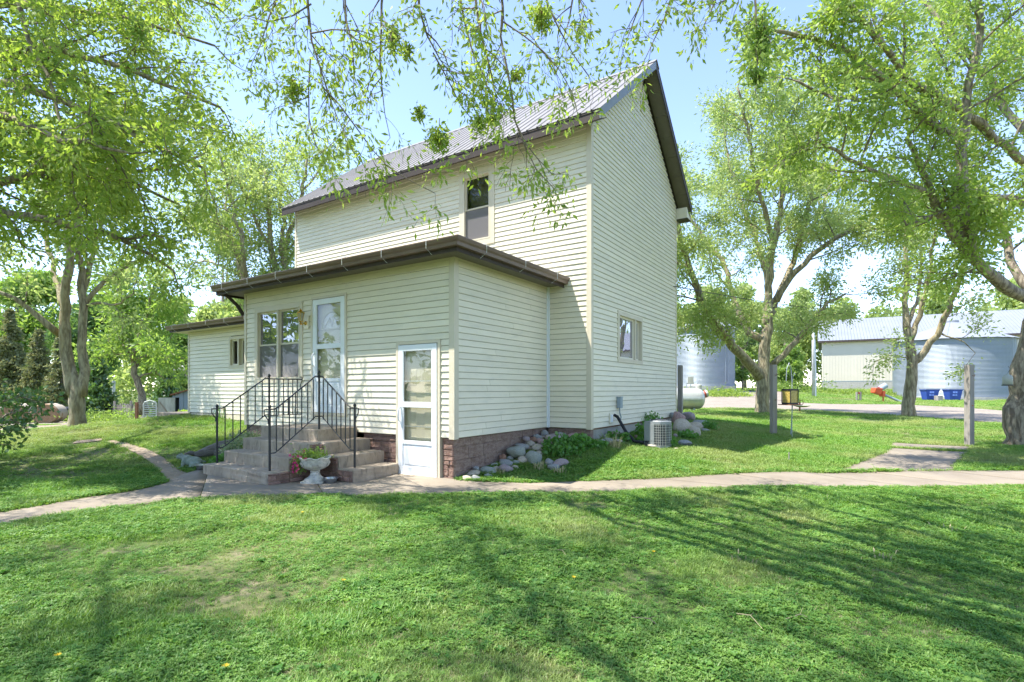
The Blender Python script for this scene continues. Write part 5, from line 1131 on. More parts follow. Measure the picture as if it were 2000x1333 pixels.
for i, (px, w, lb) in enumerate([(1815.5, 26, 'blue wheeled tub with grey lid nearer the forked tree'), (1860.5, 25, 'blue wheeled tub with grey lid nearer the wooden post')]):
    p = onground(px, 783); k = p.y/FPX; t = thing('wheeled_tub', lb, 'bin', p, -.12, 'blue wheeled tubs before the grain bin')
    m_ = MB(); b = 9.2*k; m_.loft([[(x*b*s, y*b*.8*s, z) for x, y in ((-1, -1), (1, -1), (1, 1), (-1, 1))] for s, z in ((1, 2*k), (1.28, 20*k), (1.40, 20.5*k), (1.40, 22*k), (1.3, 22*k), (1.0, 6*k))]); m_.build('tub', M['blue'], t, bevel=.02)
    m_ = MB(); m_.loft([[(x*b*1.43, y*b*.8*1.43, z) for x, y in ((-1, -1), (1, -1), (1, 1), (-1, 1))] for z in (22*k, 23.2*k)]); m_.build('lid', M['greylid'], t, bevel=.02)
    m_ = MB()
    for x in (-5.5, -1.2):
        for z in (9.5, 14.8): m_.box(x*k+.0, x*k+3.4*k, -b*.8*(1.0+.28*(z-2)/18)-.05, -b*.8*(1.0+.28*(z-2)/18)+.03, z*k, z*k+3.4*k)
    m_.build('moulded_panel', mat('light blue moulding', (.16, .26, .62), .5) if i == 0 else bpy.data.materials['light blue moulding'], t)
    for x in (-.8, .8):
        m_ = MB(); m_.tube([(x*b-.05, -b*.6, 1.4*k), (x*b+.05, -b*.6, 1.4*k)], 1.4*k, 10); m_.build('caster', M['black'], t)
p = onground(1833, 784); tag((lambda m: (m.box(-.18, .18, -.2, .2, 0, .42), m.build('wooden_block', M['woodpost'], None, loc=p))[1])(MB()), 'weathered wooden block between the two blue tubs', 'block')
p = onground(1971, 780); k = p.y/FPX; t = thing('fuel_tank', 'low dark blue tank with a teal green reel behind the leaning tree', 'tank', p)
m_ = MB(); m_.tube([(-11*k, 0, 9*k), (14*k, 0, 9*k)], 9*k, 14); m_.build('shell', M['shedblue'], t, True, angle=50); m_ = MB(); m_.tube([(4*k, -10*k, 8*k), (11*k, -10*k, 8*k)], 6*k, 14); m_.build('reel', M['teal'], t)
# jug hanging on the leaning tree
p = at(1968, 741, 11.6); t = thing('hanging_jug', 'milky plastic jug feeder hung on the leaning tree trunk', 'jug', p, .2); k = 11.6/FPX
m_ = MB(); m_.lathe([(6.5*k, -11*k), (8*k, -10*k), (8*k, 3*k), (6*k, 7*k), (2.5*k, 9*k), (2.3*k, 11*k), (.01, 11.2*k)], 16); m_.build('bottle', M['jug'], t, True, angle=60)
m_ = MB(); m_.lathe([(9*k, -12.5*k), (9*k, -11*k), (7*k, -11*k)], 16); m_.build('tray', M['black'], t); m_ = MB(); m_.tube([(0, 0, 11*k), (6*k, 0, 20*k), (14*k, .1, 26*k)], .004, 4); m_.build('wire', M['wire'], t)
# overhead cable across to the pole
m_ = MB(); A_, B_ = HW(.02, 5.3, 4.2), Vector((40, 48, 9)); m_.tube([A_.lerp(B_, s)+Vector((0, 0, -1.2*4*s*(1-s)*.6)) for s in np.linspace(0, 1, 16)], .012, 4); tag(m_.build('overhead_cable', M['wire'], None), 'thin cable running from the house gable across the yard', 'cable')

# ------------------------------------------------------------------ far left: bales, fence, trellis, little shed
for i, (px, pyb, w, Y, lb) in enumerate([(86, 824, 64, 30.0, 'round brown hay bale with its flat end toward the yard'), (24, 829, 44, 30.5, 'round hay bale half hidden behind the dark leafy bush'), (-40, 831, 60, 31, 'round hay bale at the end of the row')]):
    R = 19.5/FPX*Y*1.05; c = at(px, 0, Y); z = h(c.x, Y); t = thing('hay_bale', lb, 'hay bale', (c.x, Y, z), .35, 'hay bales along the drive'); n = 40; rg = random.Random(i)
    m_ = MB(); Lb = 1.3; cz = R*.92; ring_ = lambda y, r, jit: [(r*math.cos(2*math.pi*j/n)*(1+rg.uniform(-jit, jit))*1.12, y, cz+r*.96*math.sin(2*math.pi*j/n)*(1+rg.uniform(-jit, jit))) for j in range(n)]
    m_.loft([ring_(.05+.008*math.sin(q*9), R*q, .01) for q in (.05, .2, .35, .5, .65, .8)]+[ring_(.03, R*.93, .01), ring_(.10, R, .012), ring_(.5, R*1.01, .012), ring_(.9, R, .012), ring_(Lb, R*.96, .012)])
    m_.build('bale', M['hay'], t, True, angle=50)
    m_ = MB(); m_.loft([ring_(.12, R*1.012, 0), ring_(1.2, R*1.012, 0)], cap=False); m_.build('net_wrap', M['oldwhite'] if False else mat('pale net wrap', (.42, .36, .28), .9) if i == 0 else bpy.data.materials['pale net wrap'], t)
# dark pipe rail along the fence
Yp = 33.0; m_ = MB(); m_.tube([at(108, 799, Yp), at(170, 798, Yp), at(232, 795, Yp), at(260, 793, Yp+.5)], .12, 8); rl = thing('pipe_rail', 'long black pipe laid on short posts beyond the hay bales', 'pipe', (at(108, 0, Yp).x, Yp, 0)); o = m_.build('pipe', M['black'], rl); o.matrix_parent_inverse = rl.matrix_world.inverted() if False else Matrix.Translation(-Vector(rl.location))
for x in (112, 128, 150, 190, 225, 255): c = at(x, 800, Yp); m_ = MB(); m_.box(c.x-.06-rl.location.x, c.x+.06-rl.location.x, -.06, .06, h(c.x, Yp)-.1, c.z-.02); m_.build('support', M['black'], rl)
# wire and picket fence
fx0, fx1 = at(196, 0, 34), at(366, 0, 27.5)
fe = thing('picket_fence', 'grey weathered picket and wire fence at the far left of the yard', 'fence', (fx0.x, fx0.y, 0))
d = Vector((fx1.x-fx0.x, fx1.y-fx0.y, 0)); Ln = d.length; d.normalize()
for k in range(int(Ln/.16)):
    c = Vector((fx0.x, fx0.y, 0))+d*(k*.16); z = h(c.x, c.y); m_ = MB(); q = c-Vector(fe.location); rg = random.Random(k); hh = rg.uniform(.95, 1.12)
    a, b = q-d*.035, q+d*.035; a2, b2 = a+Vector((0, .02, 0)), b+Vector((0, .02, 0)); U = Vector((0, 0, 1)); lean = d*rg.uniform(-.04, .04)
    m_.loft([[a+U*z, b+U*z, b2+U*z, a2+U*z], [a+U*(z+hh)+lean, b+U*(z+hh)+lean, b2+U*(z+hh)+lean, a2+U*(z+hh)+lean]]); m_.build('picket', M['woodpost'], fe)
for k in range(0, int(Ln/2.4)+1): c = Vector((fx0.x, fx0.y, 0))+d*(k*2.4)-Vector(fe.location); z = h(*(c+Vector(fe.location)).xy); m_ = MB(); m_.box(c.x-.05, c.x+.05, c.y-.12, c.y-.02, z-.1, z+1.25); m_.build('fence_post', M['woodpost'], fe)
m_ = MB()
for zz_ in (.3, .85): m_.tube([Vector((fx0.x, fx0.y, 0))+d*s-Vector(fe.location)+Vector((0, .03, h(*(Vector((fx0.x, fx0.y, 0))+d*s).xy)+zz_)) for s in np.linspace(0, Ln, 10)], .02, 4)
m_.build('rail', M['woodpost'], fe)
p = at(293, 815, 24.0); p.z = h(p.x, p.y); t = thing('garden_headboard', 'white slatted headboard with pointed top standing in the grass', 'headboard', p, .25); k = 24.0/FPX; Ht = CAMH+(HY-783)/FPX*24-p.z
m_ = MB(); m_.tube([(-11*k, 0, 0), (-11*k, 0, Ht-6*k), (-9*k, 0, Ht-3*k), (0, 0, Ht), (9*k, 0, Ht-3*k), (11*k, 0, Ht-6*k), (11*k, 0, 0)], .035, 6); m_.build('frame', M['whitepaint'], t)
for i in range(7): z = Ht*.30+i*Ht*.095; m_ = MB(); m_.box(-11*k, 11*k, -.012, .012, z, z+.05); m_.build('slat', M['whitepaint'], t)
p = at(267, 815, 23.5); p.z = h(p.x, p.y); tag((lambda m: (m.box(-.05, .05, -.05, .05, -.1, CAMH+(HY-786)/FPX*23.5-p.z), m.build('garden_post', M['rust'], None, loc=p))[1])(MB()), 'short rusty post left of the white headboard', 'post')
c = at(352, 0, 25.0); zc = h(c.x, 25); t = thing('garden_shed', 'small blue grey tin shed with its white door ajar', 'shed', (c.x, 25, zc-.05), .12); k = 25/FPX
ht = CAMH+(HY-757)/FPX*25-zc
m_ = MB(); m_.box(-14*k, -9*k, 0, .05, 0, ht*.80); m_.box(-2*k, 30*k, 0, .05, 0, ht*.93); m_.box(-9*k, -2*k, 0, .05, ht*.74, ht*.84); m_.box(-14*k, -13*k, .05, 2.2, 0, ht*.8); m_.box(29*k, 30*k, .05, 2.2, 0, ht); m_.box(-13*k, 29*k, 2.15, 2.2, 0, ht*.9); m_.build('wall', M['shedblue'], t)
x = -2*k
while x < 29*k: m_ = MB(); m_.box(x+.02, x+.19, -.02, -.001, .03, ht*.93); m_.build('tin_sheet', M['shedblue'], t); x += .21
m_ = MB(); m_.loft([[(-16*k, y, ht*.80), (31*k, y, ht*1.0), (31*k, y, ht*1.0+.06), (-16*k, y, ht*.80+.06)] for y in (-.15, 2.4)]); m_.build('roof', M['rust'], t)
m_ = MB(); m_.loft([[(-9*k-a*20*k*.98, -a*.5, z) for a in (0, 1)]+[(-9*k-a*20*k*.98, -a*.5-.05, z) for a in (1, 0)] for z in (.03, ht*.74)]); dd = m_.build('door', M['oldwhite'], t); dd['label'] = 'white plank door standing open'
m_ = MB(); m_.loft([[(-9*k-a*20*k*.98, -a*.5-.052, .15+a2) for a, a2 in ((.1, 0), (.9, ht*.5))]+[(-9*k-a*20*k*.98, -a*.5-.052, .25+a2) for a, a2 in ((.9, ht*.5), (.1, 0))], [(-9*k-a*20*k*.98, -a*.5-.075, .15+a2) for a, a2 in ((.1, 0), (.9, ht*.5))]+[(-9*k-a*20*k*.98, -a*.5-.075, .25+a2) for a, a2 in ((.9, ht*.5), (.1, 0))]]); m_.build('brace', M['woodpost'], dd)
m_ = MB(); m_.quad((-9*k, 1.9, 0), (0, 1.9, 0), (0, 1.9, ht*.8), (-9*k, 1.9, ht*.8)); m_.build('back_panel', M['rust'], t)
# concrete pad and loose slab by the wing, distant grey roof, white distant pole
p = HW(-12.2, -1.4, 0); p.z = h(p.x, p.y); m_ = MB(); m_.box(-.9, .5, -.5, .6, -.2, .10); pad = tag(m_.build('concrete_pad', M['walk'], None, loc=p, rz=-TH, bevel=.01), 'flat concrete pad at the outer corner of the side wing', 'slab')
p = at(375, 0, 36); p.z = h(p.x, 36); t = thing('outbuilding', 'distant grey outbuilding with weathered roof showing past the wing', 'building', p, -.2); k = 36/FPX
zt = CAMH+(HY-688)/FPX*36-p.z; z1 = CAMH+(HY-712)/FPX*36-p.z
m_ = MB(); m_.box(-18*k, 60*k, 0, 5, 0, z1-.3); m_.build('wall', M['woodpost'], t); m_ = MB(); m_.loft([[(x, -.6, z1-.35), (x, 2.5, zt), (x, 5.6, z1-.35), (x, 5.6, z1-.45), (x, 2.5, zt-.12), (x, -.6, z1-.45)] for x in (-26*k, 64*k)]); m_.build('roof', M['greyfound'], t)
p = at(222, 775, 60); p.z = h(p.x, 60); m_ = MB(); m_.tube([(0, 0, -.2), (0, 0, CAMH+(HY-744)/FPX*60-p.z)], .17, 8); tag(m_.build('marker_pole', M['oldwhite'], None, loc=p), 'white pole in the far green field at the left', 'pole')
# ------------------------------------------------------------------ trees
class Tree:
    def __init__(s, name, label, loc, seed, mats=('bark', 'twig', 'leaf_mid'), group=None):
        s.t = thing(name, label, 'tree', loc, 0, group); s.o = np.array(loc, float); s.rg = np.random.default_rng(seed); s.mats = mats; s.lm = 3.0; s.trunk = MB(); s.twigs = MB(); s.lp = []; s.ld = []
    def smooth(s, P, n=None):
        P = np.array(P, float); d = np.r_[0, np.cumsum(np.linalg.norm(np.diff(P[:, :3], axis=0), axis=1))]
        n = n or max(4, int(d[-1]/.35)+2); t = np.linspace(0, d[-1], n); L_ = np.stack([np.interp(t, d, P[:, k]) for k in range(P.shape[1])], 1)
        for _ in range(2): L_[1:-1] = .25*L_[:-2]+.5*L_[1:-1]+.25*L_[2:]
        return L_
    def limb(s, P, wob=.03, sides=9, tw=False):
        """P rows = x, y, z, radius in world; returns the smoothed line"""
        L_ = s.smooth(P); rg = s.rg; L_[1:-1, :3] += rg.normal(size=(len(L_)-2, 3))*wob
        L_[1:-1, 3] *= 1+rg.normal(size=len(L_)-2)*.05
        (s.twigs if tw else s.trunk).tube([tuple(p[:3]-s.o) for p in L_], list(np.maximum(L_[:, 3], .004)), sides if L_[0, 3] < .09 else 18, cap=True, ridge=None if L_[0, 3] < .09 else list(rg.normal(size=23)*.055)); return L_
    def spray(s, base, d, Ln, r, up, nleaf, lsp, sides=3, curl=.25):
        rg = s.rg; n = 5; nleaf = int(nleaf*s.lm); pts_ = [base]; dd = d/np.linalg.norm(d)
        for i in range(n-1):
            dd = dd+rg.normal(size=3)*curl+np.array([0, 0, up]); dd /= np.linalg.norm(dd); pts_.append(pts_[-1]+dd*Ln/(n-1))
        pts_ = np.array(pts_); s.twigs.tube([tuple(p-s.o) for p in pts_], list(np.linspace(r, max(.0025, r*.25), n)), sides, cap=False)
        if nleaf:
            t = rg.uniform(.15, 1, nleaf)*(n-1); i = np.minimum(t.astype(int), n-2); f = (t-i)[:, None]; q = pts_[i]*(1-f)+pts_[i+1]*f; off = rg.normal(size=(nleaf, 3))*lsp; s.lp.append(q+off); s.ld.append(off/np.maximum(1e-6, np.linalg.norm(off, axis=1))[:, None]+dd*.6)
        return pts_
    def clothe(s, L_, dens2, len2, dens3, len3, nleaf, lsp, t0=.25, up2=.10, up3=.0, spread=.8, keep=None):
        """secondary branches and leafy twigs along a limb line"""
        rg = s.rg; P = L_[:, :3]; seg = np.linalg.norm(np.diff(P, axis=0), axis=1); tot = seg.sum(); cum = np.r_[0, np.cumsum(seg)]; n2 = max(1, int(tot*(1-t0)*dens2))
        for k in range(n2+1):
            u = (t0+(1-t0)*(k+rg.random()*.9)/(n2+1)) if k < n2 else .999; sd_ = u*tot; i = min(np.searchsorted(cum, sd_)-1, len(P)-2); i = max(i, 0); f = (sd_-cum[i])/max(seg[i], 1e-6)
            b = P[i]*(1-f)+P[i+1]*f; tg = (P[i+1]-P[i])/max(seg[i], 1e-6); pr = rg.normal(size=3); pr -= tg*(pr@tg); pr /= np.linalg.norm(pr)
            d = tg*(1-spread*.5)+pr*spread+np.array([0, 0, up2]); l2 = len2*rg.uniform(.55, 1.2)*(1.05-.45*u)
            r2 = min(L_[i, 3]*.6, .012+.012*l2)
            B = s.spray(b, d, l2, r2, up2*.6, 0, 0, 4, .18); n3 = max(2, int(l2*dens3*1.45))
            for m_ in range(n3):
                w = rg.uniform(.2, 1)*4; j = min(int(w), 3); b3 = B[j]*(1-(w-j))+B[j+1]*(w-j); tg3 = B[j+1]-B[j]; tg3 /= np.linalg.norm(tg3); pr = rg.normal(size=3); d3 = tg3*.7+pr*.6
                if keep is None or keep(b3): s.spray(b3, d3, len3*rg.uniform(.5, 1.2), min(r2*.5, .008), up3, nleaf, lsp, 3)
    def done(s, lsize, mt=None, aspect=.42, droop=.35, trunk_name='trunk'):
        s.trunk.build(trunk_name, M[s.mats[0]], s.t, True)
        if s.twigs.v: o = s.twigs.build('branches', M[s.mats[1]], s.t, False); o['kind'] = 'stuff'
        if s.lp: leaves('crown', np.concatenate(s.lp)-s.o, lsize, M[mt or s.mats[2]], s.t, 7, droop, aspect, 'stuff', dirs=np.concatenate(s.ld))
        s.nl = sum(len(q) for q in s.lp); return s.t
def pl_(pts, Y, r0, r1):                        # trunk line from picture points at a depth (or list of depths)
    n = len(pts); Ys = Y if hasattr(Y, '__len__') else [Y]*n
    return [tuple(at(x, y, Y_))+((r1[i] if hasattr(r1, '__len__') else r0+(r1-r0)*i/(n-1)),) for i, ((x, y), Y_) in enumerate(zip(pts, Ys))]
def flare(line, k=1.7):
    L_ = [list(q) for q in line]; a = L_[0]; b = L_[1]; f = .12
    mid_ = [a[j]+(b[j]-a[j])*f for j in range(4)]; a[3] *= k; a[2] -= .15; return [tuple(a), tuple(mid_)]+[tuple(q) for q in L_[1:]]

# big forked maple right of the house
Y = 21.4
T = Tree('maple_tree', 'big spreading tree with a forked mossy trunk right of the house', at(1490, 808, Y), 1, ('bark_lt', 'twig', 'leaf_pale'), 'yard trees'); T.lm = 3.2
T.limb(flare(pl_([(1490,811),(1490,765),(1492,705),(1497,650),(1500,600),(1500,560),(1500,500)], [Y]*7, .29, .10), 1.3), .02, 12)
R7 = [(pl_([(1486,738),(1462,708),(1436,684),(1400,640),(1370,590),(1345,520),(1325,450),(1318,380)], [Y,Y-.3,Y-.6,Y-1.2,Y-1.8,Y-2.2,Y-2.6,Y-3], .22, .05)),
 (pl_([(1492,665),(1455,645),(1432,590),(1420,525),(1386,480),(1345,425),(1325,360)], [Y,Y+.3,Y+.6,Y+1,Y+1.4,Y+1.6,Y+2], .15, .04)),
 (pl_([(1498,640),(1500,580),(1508,480),(1526,413),(1530,330),(1528,250),(1520,180)], [Y,Y,Y-.4,Y-.8,Y-1,Y-1.2,Y-1.4], .17, .04)),
 (pl_([(1500,630),(1520,580),(1545,520),(1560,480),(1590,440),(1620,370),(1640,300)], [Y,Y+.4,Y+.8,Y+1.2,Y+1.6,Y+2.,Y+2.4], .15, .04)),
 (pl_([(1516,590),(1552,530),(1598,487),(1650,455),(1684,437),(1746,408),(1800,395)], [Y,Y-.5,Y-1,Y-1.5,Y-2,Y-2.4,Y-3], .12, .03)),
 (pl_([(1384,612),(1362,625),(1345,640),(1338,650)], [Y-1.5,Y-1.8,Y-2.,Y-2.2], .03, .008)),
 (pl_([(1440,690),(1425,650),(1408,625),(1400,640),(1396,655)], [Y-.6,Y-.9,Y-1.2,Y-1.4,Y-1.6], .03, .008)),
 (pl_([(1508,716),(1540,686),(1580,640),(1600,602),(1625,588),(1652,574)], [Y,Y-.2,Y-.4,Y-.6,Y-.8,Y-1], .13, .04)),
 (pl_([(1500,560),(1480,470),(1440,380),(1420,300),(1410,220)], [Y,Y+1,Y+2,Y+2.6,Y+3], .12, .03)),
 (pl_([(1508,480),(1490,400),(1470,320),(1460,240),(1440,170)], [Y,Y-1,Y-2,Y-2.6,Y-3], .10, .03)),
 (pl_([(1560,480),(1580,400),(1590,320),(1600,240),(1620,190)], [Y,Y,Y-.6,Y-1,Y-1.6], .09, .03))]
for P_ in R7: T.clothe(T.limb(P_), 2.2, 2.4, 4.2, .8, 22, .16, t0=.30)
T.done(.135)
# second forked tree
Y = 20.5
T = Tree('maple_tree', 'slimmer forked tree left of the right hand post and grain bin', at(1775, 815, Y), 2, ('bark_lt', 'twig', 'leaf_pale'), 'yard trees'); T.lm = 2.4
T.limb(flare(pl_([(1774,818),(1778,770),(1781,735),(1782,705),(1780,670),(1778,640)], Y, 0, [.20,.19,.185,.17,.11,.05]), 1.4), .015, 12)
for P_ in [pl_([(1781,708),(1774,650),(1768,600),(1772,540),(1768,480),(1760,420)], [Y,Y,Y+.3,Y+.5,Y+.8,Y+1], .14, .035), pl_([(1778,665),(1795,620),(1808,580),(1815,520),(1828,460),(1835,400)], [Y,Y,Y-.3,Y-.6,Y-.9,Y-1.2], .11, .03),
  pl_([(1784,708),(1800,698),(1834,650),(1858,595),(1880,540),(1886,500),(1900,450)], [Y,Y,Y-.4,Y-.8,Y-1.2,Y-1.6,Y-2], .13, .04), pl_([(1772,640),(1790,590),(1800,520),(1798,450)], [Y,Y+.6,Y+1,Y+1.4], .08, .03), pl_([(1775,700),(1740,690),(1710,706)], [Y,Y-.3,Y-.5], .03, .01), pl_([(1834,650),(1860,660),(1890,670),(1905,690)], [Y-.4,Y-.6,Y-.8,Y-1], .04, .01)]:
    T.clothe(T.limb(P_), 2.0, 1.7, 4.0, .7, 16, .14, t0=.35)
T.done(.13)
# near leaning tree at the right edge
Y = 12.3
T = Tree('elm_tree', 'large leaning tree with rough trunk at the right edge of the yard', at(1990, 868, Y), 3, ('bark', 'twig', 'leaf_bright'), 'yard trees'); T.lm = 2.5
T.limb(flare(pl_([(1992,872),(1992,800),(2000,720),(2018,650),(2040,590),(2056,530),(2060,450)], [Y,Y,Y,Y-.1,Y-.2,Y-.1,Y], 0, [.31,.29,.27,.245,.22,.16,.06]), 1.35), .03, 14)
T9 = [pl_([(2040,590),(2000,586),(1950,548),(1900,509),(1857,456),(1823,384),(1800,330),(1770,270)], [Y-.2,Y-.4,Y-.6,Y-.9,Y-1.2,Y-1.4,Y-1.6,Y-1.8], .15, .04),
 pl_([(1900,509),(1884,470),(1888,420),(1876,360),(1880,300),(1886,240),(1886,158),(1919,96),(1914,0),(1900,-80)], [Y-.9,Y-1,Y-1.2,Y-1.3,Y-1.4,Y-1.5,Y-1.6,Y-1.7,Y-1.8,Y-2], .12, .04),
 pl_([(1886,260),(1828,268),(1799,211),(1751,178),(1698,134),(1636,91),(1569,67),(1500,60)], [Y-1.5,Y-1.7,Y-2,Y-2.3,Y-2.6,Y-2.9,Y-3.2,Y-3.4], .09, .025),
 pl_([(2030,600),(1972,518),(1967,456),(1919,384),(1880,330),(1860,240)], [Y,Y+.4,Y+.8,Y+1.2,Y+1.6,Y+2], .12, .03),
 pl_([(2060,420),(2000,395),(1940,380),(1890,400),(1830,420),(1770,440)], [Y,Y-.4,Y-.8,Y-1.2,Y-1.5,Y-1.8], .09, .02),
 pl_([(2040,590),(2060,450),(2060,300),(2040,160),(2010,30),(1990,-90)], [Y-.2,Y,Y+.2,Y+.3,Y+.4,Y+.5], .2, .06),
 pl_([(2060,300),(1980,240),(1930,150),(1860,70),(1800,0),(1760,-60)], [Y+.2,Y+.6,Y+1,Y+1.4,Y+1.8,Y+2.2], .10, .03),
 pl_([(2060,350),(1980,300),(1880,220),(1780,160),(1700,60),(1640,-20)], [Y+.2,Y-.6,Y-1.4,Y-2.2,Y-3,Y-3.6], .10, .03),
 pl_([(1823,384),(1770,360),(1700,330),(1640,300),(1590,270)], [Y-1.4,Y-1.8,Y-2.2,Y-2.6,Y-3], .06, .02),
 pl_([(1751,178),(1690,200),(1620,190),(1560,160)], [Y-2.3,Y-2.6,Y-3,Y-3.4], .05, .02),
 pl_([(2040,160),(2120,60),(2200,-60)], [Y+.3,Y,Y-.3], .09, .03), pl_([(2060,450),(2140,330),(2230,250)], [Y,Y-.3,Y-.8], .09, .03)]
for P_ in T9: T.clothe(T.limb(P_, .02), 2.5, 1.7, 5.0, .6, 20, .12, t0=.22, up2=.04, up3=-.05)
T.done(.105)
# twin trunk tree in the left lawn
Y = 13.7
T = Tree('ash_tree', 'twin trunked tree on the left lawn before the hay bales', at(152, 842, Y), 4, ('bark_lt', 'twig', 'leaf_pale'), 'yard trees')
T.limb(flare(pl_([(153,845),(152,810),(151,775),(148,745),(140,715)], Y, 0, [.185,.18,.185,.145,.06]), 1.2), .01, 12)
T2 = [pl_([(148,775),(136,735),(128,670),(126,620),(122,590),(128,540),(138,470),(142,400),(140,320),(138,250)], [Y]*10, .14, .045), pl_([(158,775),(163,746),(158,695),(162,644),(160,580),(156,520),(150,430),(160,330),(170,240)], [Y,Y+.1,Y+.2,Y+.2,Y+.3,Y+.3,Y+.4,Y+.5,Y+.6], .125, .04),
 pl_([(118,655),(97,633),(64,605),(30,584),(0,568),(-60,550)], [Y,Y-.2,Y-.4,Y-.6,Y-.8,Y-1], .09, .03), pl_([(124,600),(112,560),(92,480),(84,420),(70,350)], [Y,Y+.4,Y+.8,Y+1,Y+1.3], .08, .03), pl_([(162,600),(185,575),(210,540),(245,520),(300,500),(340,470)], [Y+.3,Y+.4,Y+.5,Y+.6,Y+.7,Y+.8], .07, .02),
 pl_([(160,580),(180,500),(205,420),(240,350),(260,280)], [Y+.3,Y+.6,Y+1,Y+1.3,Y+1.6], .07, .02), pl_([(140,430),(100,380),(50,330),(10,300)], [Y,Y-.3,Y-.6,Y-1], .05, .02), pl_([(162,600),(200,590),(235,600),(260,575)], [Y+.3,Y+.2,Y,Y-.2], .04, .015)]
for P_ in T2: T.clothe(T.limb(P_), 2.0, 1.5, 4.5, .6, 13, .13, t0=.42)
T.done(.12)
# overhanging tree whose trunk stands out of frame at the left
Y = 8.6
T = Tree('boxelder_tree', 'overhanging leafy tree reaching in from the left edge of the yard', (-11.2, 7.6, h(-11.2, 7.6)), 5, ('bark', 'twig', 'leaf_bright'), 'yard trees'); T.lm = 4.8
T.limb(flare([(-11.2, 7.6, 0, .38), (-11.1, 7.6, 1.5, .33), (-11.0, 7.7, 3.2, .3), (-11.0, 7.7, 5.5, .26), (-10.9, 7.6, 8, .15), (-10.8, 7.6, 10, .06)]), .03, 12)
B_ = (-11.0, 7.7)
def from_left(z0, pts, Ys, r0): return [(B_[0], B_[1], z0, r0)]+pl_(pts, Ys, r0*.72, .016)
T1 = [from_left(3.6, [(-60,350),(0,363),(40,340),(80,325),(130,300),(190,280),(260,250)], [8,8,7.9,7.8,7.8,7.7,7.6], .10), from_left(3.4, [(-60,400),(0,398),(51,433),(120,438),(187,440),(242,462),(300,500),(340,530)], [7.6,7.6,7.6,7.7,7.8,7.9,8,8.2], .09),
 from_left(5.0, [(-40,220),(0,226),(51,234),(78,250),(140,290),(200,330),(280,370),(350,400)], [8.2]*8, .10), from_left(4.2, [(-40,290),(0,272),(80,290),(160,330),(240,345),(330,330),(400,300)], [9,9,9,9,9,9.1,9.2], .09),
 from_left(6.2, [(-40,120),(0,110),(80,90),(170,110),(270,140),(360,180),(430,210)], [8.5,8.4,8.4,8.3,8.2,8.2,8.2], .10), from_left(7.0, [(-40,20),(40,0),(140,20),(240,30),(330,60),(420,90)], [8.6,8.6,8.6,8.6,8.6,8.6], .09), from_left(7.5, [(0,-60),(100,-90),(220,-70),(320,-40),(420,10)], [9]*5, .08),
 from_left(5.6, [(-20,150),(80,180),(170,220),(260,260),(340,300),(400,330)], [7.2,7.0,6.9,6.8,6.8,6.8], .08), from_left(6.6, [(0,60),(100,140),(190,200),(280,230),(370,240),(440,260)], [9.6,9.8,10,10,10.1,10.2], .08), [tuple(at(31,-30,6.8))+(.035,)]+pl_([(31,0),(51,78),(78,117),(110,200),(130,260),(140,330)], [6.8,6.8,6.8,6.7,6.7,6.7], .03, .012),
 from_left(8.0, [(60,-160),(200,-200),(330,-160),(450,-110)], [7.5,7,6.6,6.4], .08), from_left(8.0, [(60,-200),(160,-260),(300,-240)], [6.5,5.6,5.0], .08), from_left(4.6, [(-60,200),(60,250),(150,280),(260,300)], [7,6.6,6.4,6.3], .07), from_left(8.4, [(40,-80),(140,-40),(260,-20),(380,-30)], [10.5,11,11.5,12], .08),
 [(-11,7.7,5.5,.12),(-13,7,7.5,.08),(-15,6.5,9,.03)], [(-11,7.7,6,.12),(-11.5,5,8,.08),(-11.5,2.5,9,.03)], [(-11,7.7,7,.12),(-12,10,9,.08),(-12.5,12,10,.03)], [(-11,7.7,6.5,.10),(-9.5,4.5,8.6,.07),(-7.6,2.2,9.4,.03)]]
for P_ in T1: T.clothe(T.limb(P_, .025), 2.5, 1.25, 5.2, .55, 13, .10, t0=.16, up2=-.02, up3=-.06)
T.done(.088)
